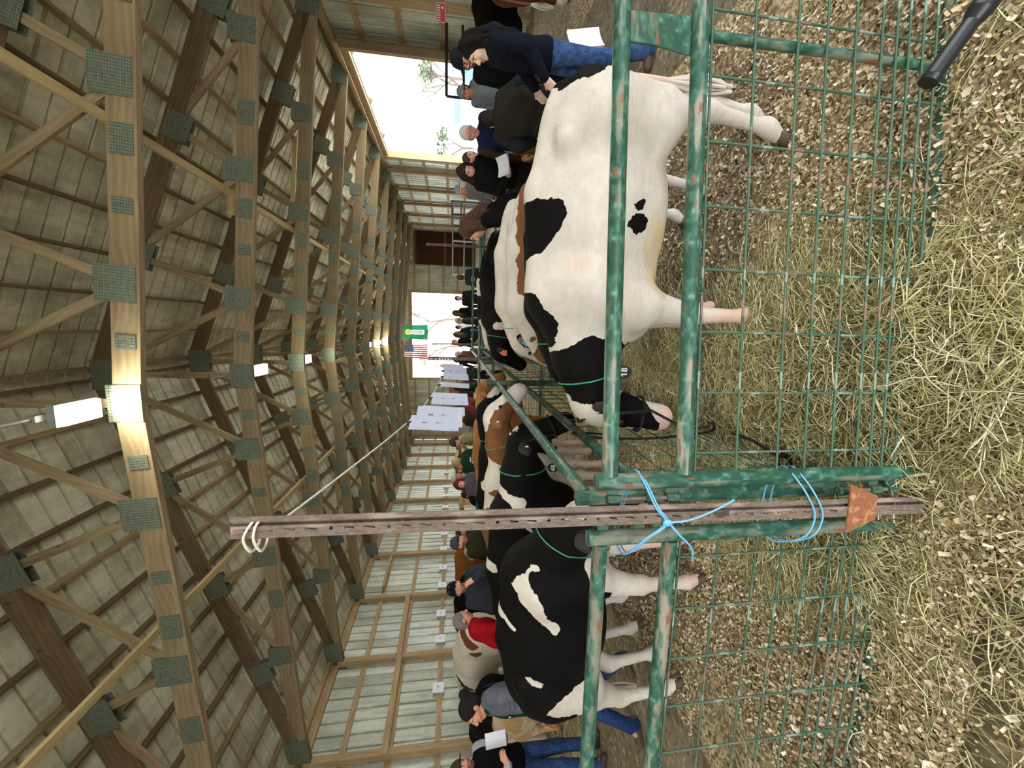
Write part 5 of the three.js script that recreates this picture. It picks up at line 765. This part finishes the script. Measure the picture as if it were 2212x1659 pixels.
person({ label: 'man in charcoal hoodie and black cap with hand raised to face', pos: [-3.45, 0, -4.95], turn: 0.55, h: 1.74, top: [56, 60, 68], topName: 'hoodie', hood: true, bulk: 1.2, pants: [50, 54, 66], beard: [126, 88, 70], hair: [50, 38, 30], skin: [222, 156, 138], cap: { col: [30, 30, 30] }, cell: 0.015, headCell: 0.0065, tilt: 0.05, armL: [[0.25, 1.12, 0.12], [0.1, 1.37, 0.2]], handL: { dir: [-0.4, 0.9, -0.2], nrm: [0.6, 0.3, 0.8], curl: 0.7 }, armR: [[-0.26, 1.13, 0.02], [-0.05, 1.05, 0.24]], after: ({ t, hc, q }) => { const m = mesh('sunglasses', join([ball(V(-0.03, 0.105, 0.085), [0.026, 0.016, 0.012]), ball(V(0.03, 0.105, 0.085), [0.026, 0.016, 0.012])]), std({ color: srgb(30, 30, 34), roughness: 0.08 }), t); m.position.copy(hc); m.quaternion.copy(q); } });
person({ label: 'grey-haired man in red jacket bending away behind the smiling woman', pos: [-4.05, 0, -4.7], turn: Math.PI - 1.0, h: 1.72, lean: 0.4, top: [196, 26, 38], bulk: 1.15, pants: [52, 58, 74], hair: [130, 124, 118], skin: [214, 150, 130], cell: 0.016, headCell: 0.0075, armR: [[-0.26, 1.14, 0.1], [-0.26, 0.95, 0.36]] });
person({ label: 'smiling woman in grey jacket, dark green vest and jeans', pos: [-3.32, 0, -3.15], turn: -0.55, h: 1.62, female: true, cell: 0.0135, headCell: 0.0055, handCell: 0.006, top: [110, 112, 122], bulk: 1.12, pants: [50, 72, 118], shoes: [84, 66, 54], hair: [30, 22, 22], hairStyle: 'bun', skin: [198, 140, 108], smile: true, tilt: -0.25, pitch: 0.1, yaw: -0.15, headShift: [-0.03, 0, 0.03], armR: [[-0.27, 1.12, -0.02], [-0.28, 0.9, 0.12]], armL: [[0.26, 1.14, 0.0], [0.25, 0.93, 0.14]], legR: [[-0.09, 0.49, 0.1], [-0.12, 0.09, 0.28]], legL: [[0.09, 0.47, -0.02], [0.1, 0.1, -0.2]],
  after: ({ t, R }) => { const F = new Field([-0.2, 0.85, -0.1], [0.2, 1.52, 0.25], 0.012); F.ell([0, 1.25, 0.03], [0.1, 0.2, 0.11], 0.04).ell([0, 1.06, 0.03], [0.1, 0.16, 0.11], 0.05).ell([0, 1.44, 0.02], [0.085, 0.05, 0.07], 0.03); mesh('vest', F.geometry(), cloth([24, 58, 54]), t); const m = mesh('vest_logo', new THREE.BoxGeometry(0.03, 0.02, 0.004), M.white, t); m.position.set(0.06, 1.25, 0.142); } });
person({ label: 'man in brown cap and black vest with pale sleeves holding papers', pos: [-4.72, 0, -3.72], turn: R90 - 0.1, h: 1.68, cell: 0.0145, headCell: 0.006, top: [18, 17, 17], topName: 'vest', sleeveMat: cloth([206, 212, 218]), bulk: 1.1, pants: [64, 92, 138], hair: [80, 56, 40], beard: [110, 82, 58], skin: [222, 164, 142], cap: { col: [92, 84, 74] }, armR: [[-0.26, 1.12, -0.02], [-0.16, 1.12, 0.25]], armL: [[0.25, 1.12, 0.0], [0.14, 1.14, 0.24]], handR: { dir: [0.2, 0.5, 0.8], nrm: [-0.8, 0.3, 0.2], curl: 1.0 }, handL: { dir: [-0.2, 0.5, 0.8], nrm: [0.8, 0.3, 0.2], curl: 1.0 } });
paperThing('rolled white papers in the capped man hands', [-4.36, 1.22, -3.68], [-0.5, 1.25, 0.5], 0.13, 0.22, 3);
paperThing('white paper tucked at the capped man belt', [-4.8, 0.92, -3.55], [0.1, 0.2, 0.1], 0.12, 0.16);
// ---------------------------------------------------------------- number cards, flags, rails, outside
const cardTex = textTex(128, 128, (x, w, h) => { x.fillStyle = '#f6f7fb'; x.fillRect(0, 0, w, h); x.fillStyle = '#8a8f98'; x.font = 'bold 30px sans-serif'; x.fillText('0', 52, 68); x.fillText('-', 56, 94); x.font = '11px sans-serif'; x.fillText('..', 16, 26); x.fillText('..', 96, 26); });
const cardMats = ['16', '17', '18', '19', '20', '21', '22', '23', '24', '25', '26', '27'].map((n) => std({ roughness: 0.7, map: textTex(96, 96, (x) => { x.fillStyle = '#f4f6fb'; x.fillRect(0, 0, 96, 96); x.fillStyle = '#7c828c'; x.font = 'bold 26px sans-serif'; x.textAlign = 'center'; x.fillText(n, 48, 56); x.font = '9px sans-serif'; x.fillText('o', 14, 18); x.fillText('o', 82, 18); }) }));
[-9.0, -10.6, -11.65, -13.05, -14.1, -15.4, -16.6, -18.1, -19.2, -20.6, -21.8, -24.0].forEach((z, i) => {
  const t = thing('number_card', i === 0 ? 'white number card on the wall board, largest and first of the row' : `white number card on the wall board, ${['', 'second', 'third', 'fourth', 'fifth', 'sixth', 'seventh', 'eighth', 'ninth', 'tenth', 'eleventh', 'farthest'][i]} along the row`, 'card', [XL + 0.058, 2.0, z], 0, 'number cards along the left wall');
  mesh('card', box(0, 0.03, -0.14, 0.14, -0.145, 0.145), M.paper, t); const f = mesh('face', new THREE.PlaneGeometry(0.28, 0.27), cardMats[i], t); f.rotation.y = R90; f.position.x = 0.032;
});
// flags under a far truss
function flagGeo(w, h) { const g = new THREE.PlaneGeometry(w, h, 16, 16), p = g.attributes.position; for (let i = 0; i < p.count; i++) { const x = p.getX(i), y = p.getY(i), k = 1 - (y + h / 2) / h * 0.18; p.setXYZ(i, x * (0.86 + 0.14 * Math.abs(y / h - 0.5)), y - 0.06 * Math.cos(x / w * 3.1) * (y / h + 0.5), 0.05 * Math.sin(x * 5 + y * 1.5) * k); } g.computeVertexNormals(); return g; }
{
  const t = thing('green_flag', 'green banner with yellow disc and white lettering hung by the lamp', 'flag', [-0.5, 4.1, -27.45]);
  mesh('cloth', flagGeo(1.0, 1.6), phys({ roughness: 0.9, transmission: 0.35, side: THREE.DoubleSide, map: textTex(320, 512, (x, w, h) => { x.fillStyle = '#2f8a5c'; x.fillRect(0, 0, w, h); x.translate(w / 2, h / 2); x.rotate(Math.PI / 2); x.fillStyle = '#f2f6f0'; x.fillRect(-170, -52, 350, 104); x.beginPath(); x.arc(-165, 0, 66, 0, 7); x.fill(); x.fillStyle = '#f0e23c'; x.beginPath(); x.arc(-165, -4, 50, 0, 7); x.fill(); x.fillStyle = '#4c5a58'; x.font = 'bold 66px sans-serif'; x.fillText('DEVINE', -98, 18); x.fillStyle = '#9aa4a4'; x.fillRect(-80, 30, 230, 8); }) }), t);
  mesh('cord', hose([V(-0.52, 0.98, 0), V(-0.3, 0.85, 0), V(0, 0.8, 0), V(0.3, 0.86, 0), V(0.52, 0.98, 0)], 0.014, 16, 6), M.whiteTwine, t);
  const u = thing('striped_flag', 'red and white striped flag with blue starred corner under the truss', 'flag', [-1.77, 4.1, -27.45]);
  mesh('cloth', flagGeo(0.98, 1.55), phys({ roughness: 0.9, transmission: 0.35, side: THREE.DoubleSide, map: textTex(260, 416, (x, w, h) => { for (let i = 0; i < 13; i++) { x.fillStyle = i % 2 ? '#f2f0ee' : '#b8323c'; x.fillRect(i * w / 13, 0, w / 13 + 1, h); } x.fillStyle = '#2a3560'; const cw = w * 7 / 13, ch = h * 0.4; x.fillRect(w - cw, 0, cw, ch); x.fillStyle = '#f0f0f4'; for (let r = 0; r < 9; r++) for (let c = 0; c < (r % 2 ? 5 : 6); c++) { x.beginPath(); x.arc(w - cw + (c + (r % 2 ? 1 : 0.5)) * cw / 6, (r + 0.7) * ch / 9.4, 4, 0, 7); x.fill(); } }) }), u);
  mesh('cord', hose([V(-0.5, 0.95, 0), V(-0.25, 0.82, 0), V(0, 0.77, 0), V(0.25, 0.82, 0), V(0.5, 0.95, 0)], 0.014, 16, 6), M.whiteTwine, u);
}
// black pipe bracket and red notice near the right doorway, grey pipe rails beyond
{
  const t = thing('black_pipe_frame', 'black steel pipe arm reaching out beside the bright doorway', 'pipe frame');
  mesh('arm', rod(V(6.7, 1.86, -10.2), V(5.3, 1.86, -10.4), 0.035), M.black, t); mesh('drop', rod(V(5.3, 1.86, -10.4), V(5.3, 1.2, -10.4), 0.03), M.black, t); mesh('lower_arm', rod(V(6.7, 1.5, -10.2), V(5.3, 1.45, -10.4), 0.03), M.black, t); mesh('stand', rod(V(5.3, 0, -10.4), V(5.3, 1.2, -10.4), 0.03), M.black, t);
  const n = thing('red_notice', 'small red and white notice fixed to the post above the pipe arm', 'sign', [6.76, 1.98, -10.0]); const q = mesh('plate', box(-0.16, 0.16, -0.1, 0.1, 0.08, 0.1), M.white, n); n.rotation.y = -0.6;
  mesh('print', new THREE.PlaneGeometry(0.3, 0.18), std({ roughness: 0.6, map: textTex(128, 80, (x, w, h) => { x.fillStyle = '#d8404a'; x.fillRect(0, 0, w, h); x.fillStyle = '#fff'; for (let i = 0; i < 7; i++) x.fillRect(8 + i * 17, 6, 8, 30); x.beginPath(); x.arc(100, 56, 10, 0, 7); x.fill(); }) }), n).position.z = 0.102;
  const r = thing('pipe_rail', 'pale grey pipe rail before the brown sliding door', 'rail'); for (const y of [1.7, 1.05]) mesh('rail', rod(V(6.6, y, -24), V(2.9, y, -24), 0.045), M.galv, r); for (const x of [6.6, 4.75, 2.9]) mesh('post', rod(V(x, 0, -24), V(x, 1.74, -24), 0.045), M.galv, r);
  const r2 = thing('pipe_rail', 'dark pipe rail along the right wall by the doorway people', 'rail'); for (const y of [1.75, 1.3]) mesh('rail', rod(V(5.6, y, -19.5), V(5.6, y, -24), 0.04), M.dark, r2); for (const z of [-19.5, -21.7, -24]) mesh('post', rod(V(5.6, 0, z), V(5.6, 1.78, z), 0.04), M.dark, r2);
  const c = thing('cardboard_box', 'brown carton on a stand by the far wall behind plaid shirt', 'box', [-5.2, 0, -31.6]); mesh('carton', box(-0.6, 0.6, 1.2, 1.9, -0.3, 0.3), plain(srgb(166, 112, 70), 0.9), c); mesh('flap', box(-0.6, 0.6, 1.9, 1.92, 0.3, 0.45), plain(srgb(150, 100, 62), 0.9), c); mesh('stand', box(-0.55, 0.55, 0, 1.2, -0.25, 0.25), M.dark, c);
}
// bare trees and parked vehicles outside the doorways
const M_bark = plain(srgb(80, 70, 60), 0.9), M_leaf = std({ color: srgb(72, 84, 58), roughness: 0.9, side: THREE.DoubleSide });
function tree(label, x, z, h, leafy, sd) {
  seed = sd; const t = thing('tree', label, 'tree', [x, -0.16, z]), g = [], tips = [];
  const grow = (p, d, L, r, n) => { const q = p.clone().addScaledVector(d, L); g.push(rod(p, q, r, r * 0.66, 6)); if (n === 0) { tips.push(q); return; } const k = n > 3 ? 2 : 3; for (let i = 0; i < k; i++) { const e = d.clone().add(V(rr(-0.75, 0.75), rr(-0.15, 0.5), rr(-0.75, 0.75))).normalize(); grow(q, e, L * rr(0.62, 0.85), r * 0.64, n - 1); } };
  grow(V(0, 0, 0), V(rr(-0.1, 0.1), 1, 0).normalize(), h * 0.26, h * 0.028, 5); mesh('branches', join(g), M_bark, t);
  if (leafy) { const L = []; for (const p of tips) for (let i = 0; i < 3; i++) { const a = new THREE.PlaneGeometry(0.22, 0.14); a.rotateX(rr(0, 3)); a.rotateY(rr(0, 6)); a.translate(p.x + rr(-0.4, 0.4), p.y + rr(-0.4, 0.4), p.z + rr(-0.4, 0.4)); L.push(a); } const m = mesh('foliage', join(L), M_leaf, t); m.userData.kind = 'stuff'; }
}
tree('budding tree outside the right doorway beyond the blue pickup', 18.2, -34, 5.2, true, 5); tree('pale bare tree outside the right doorway near its far jamb', 14.2, -35, 4.2, true, 9); tree('small bare tree outside the right doorway by the white car', 22, -40, 6.5, false, 12);
tree('bare branching tree outside the far doorway', 1.0, -62, 11, false, 23); tree('faint bushy tree outside the far doorway behind the flags', -3.5, -70, 10, true, 31); tree('faint bare tree outside the far doorway by the sheets', -6.5, -66, 8, false, 37);
function vehicle(label, name, x, z, turn, col, pickup) {
  const t = thing(name, label, 'car', [x, -0.16, z], turn), paint = std({ color: srgb(...col), roughness: 0.3 }), glass = std({ color: srgb(50, 60, 70), roughness: 0.1 });
  const prof = pickup ? [[-2.6, 0.45], [2.6, 0.45], [2.65, 0.95], [1.5, 1.1], [0.9, 1.75], [-0.6, 1.78], [-0.75, 1.15], [-2.6, 1.15]] : [[-2.1, 0.4], [2.1, 0.4], [2.15, 0.8], [1.2, 0.95], [0.5, 1.45], [-1.2, 1.45], [-2.0, 0.95]];
  const g = new THREE.ExtrudeGeometry(new THREE.Shape(prof.map(([a, b]) => new THREE.Vector2(a, b))), { depth: 1.7, bevelEnabled: true, bevelSize: 0.06, bevelThickness: 0.06, bevelSegments: 2 }); g.translate(0, 0, -0.85); mesh('bodywork', g, paint, t);
  for (const z2 of [-0.93, 0.93]) mesh('side_window', (() => { const w = new THREE.Shape((pickup ? [[1.25, 1.15], [0.85, 1.65], [-0.5, 1.68], [-0.55, 1.15]] : [[1.0, 0.98], [0.45, 1.36], [-1.1, 1.36], [-1.6, 0.98]]).map(([a, b]) => new THREE.Vector2(a, b))), q = new THREE.ExtrudeGeometry(w, { depth: 0.02, bevelEnabled: false }); q.translate(0, 0, z2 - 0.01); return q; })(), glass, t);
  for (const wx of [-1.5, 1.55]) for (const wz of [-0.85, 0.85]) { const w = mesh('wheel', new THREE.CylinderGeometry(0.38, 0.38, 0.22, 18), M.black, t); w.rotation.x = Math.PI / 2; w.position.set(wx, 0.38, wz); const hb = mesh('hub', new THREE.CylinderGeometry(0.2, 0.2, 0.235, 12), M.galv, w); }
}
vehicle('blue pickup truck parked outside the right doorway', 'pickup_truck', 14.3, -29, 1.0, [74, 112, 170], true); vehicle('white car with red stripe parked nearer than the blue pickup', 'parked_car', 9.9, -20.6, 0.9, [222, 222, 226], false); vehicle('blue car parked behind the blue pickup', 'parked_car', 20.5, -34, 0.6, [70, 100, 160], false);
{ const t = thing('road_sign', 'small square board on poles above the blue pickup', 'sign', [14.9, -0.16, -32]); for (const x of [-0.5, 0.5]) mesh('pole', rod(V(x, 0, 0), V(x, 2.4, 0), 0.05), M.galv, t); mesh('board', box(-0.6, 0.6, 1.6, 2.5, -0.03, 0.03), M.white, t); }
renderer.render(scene, camera);
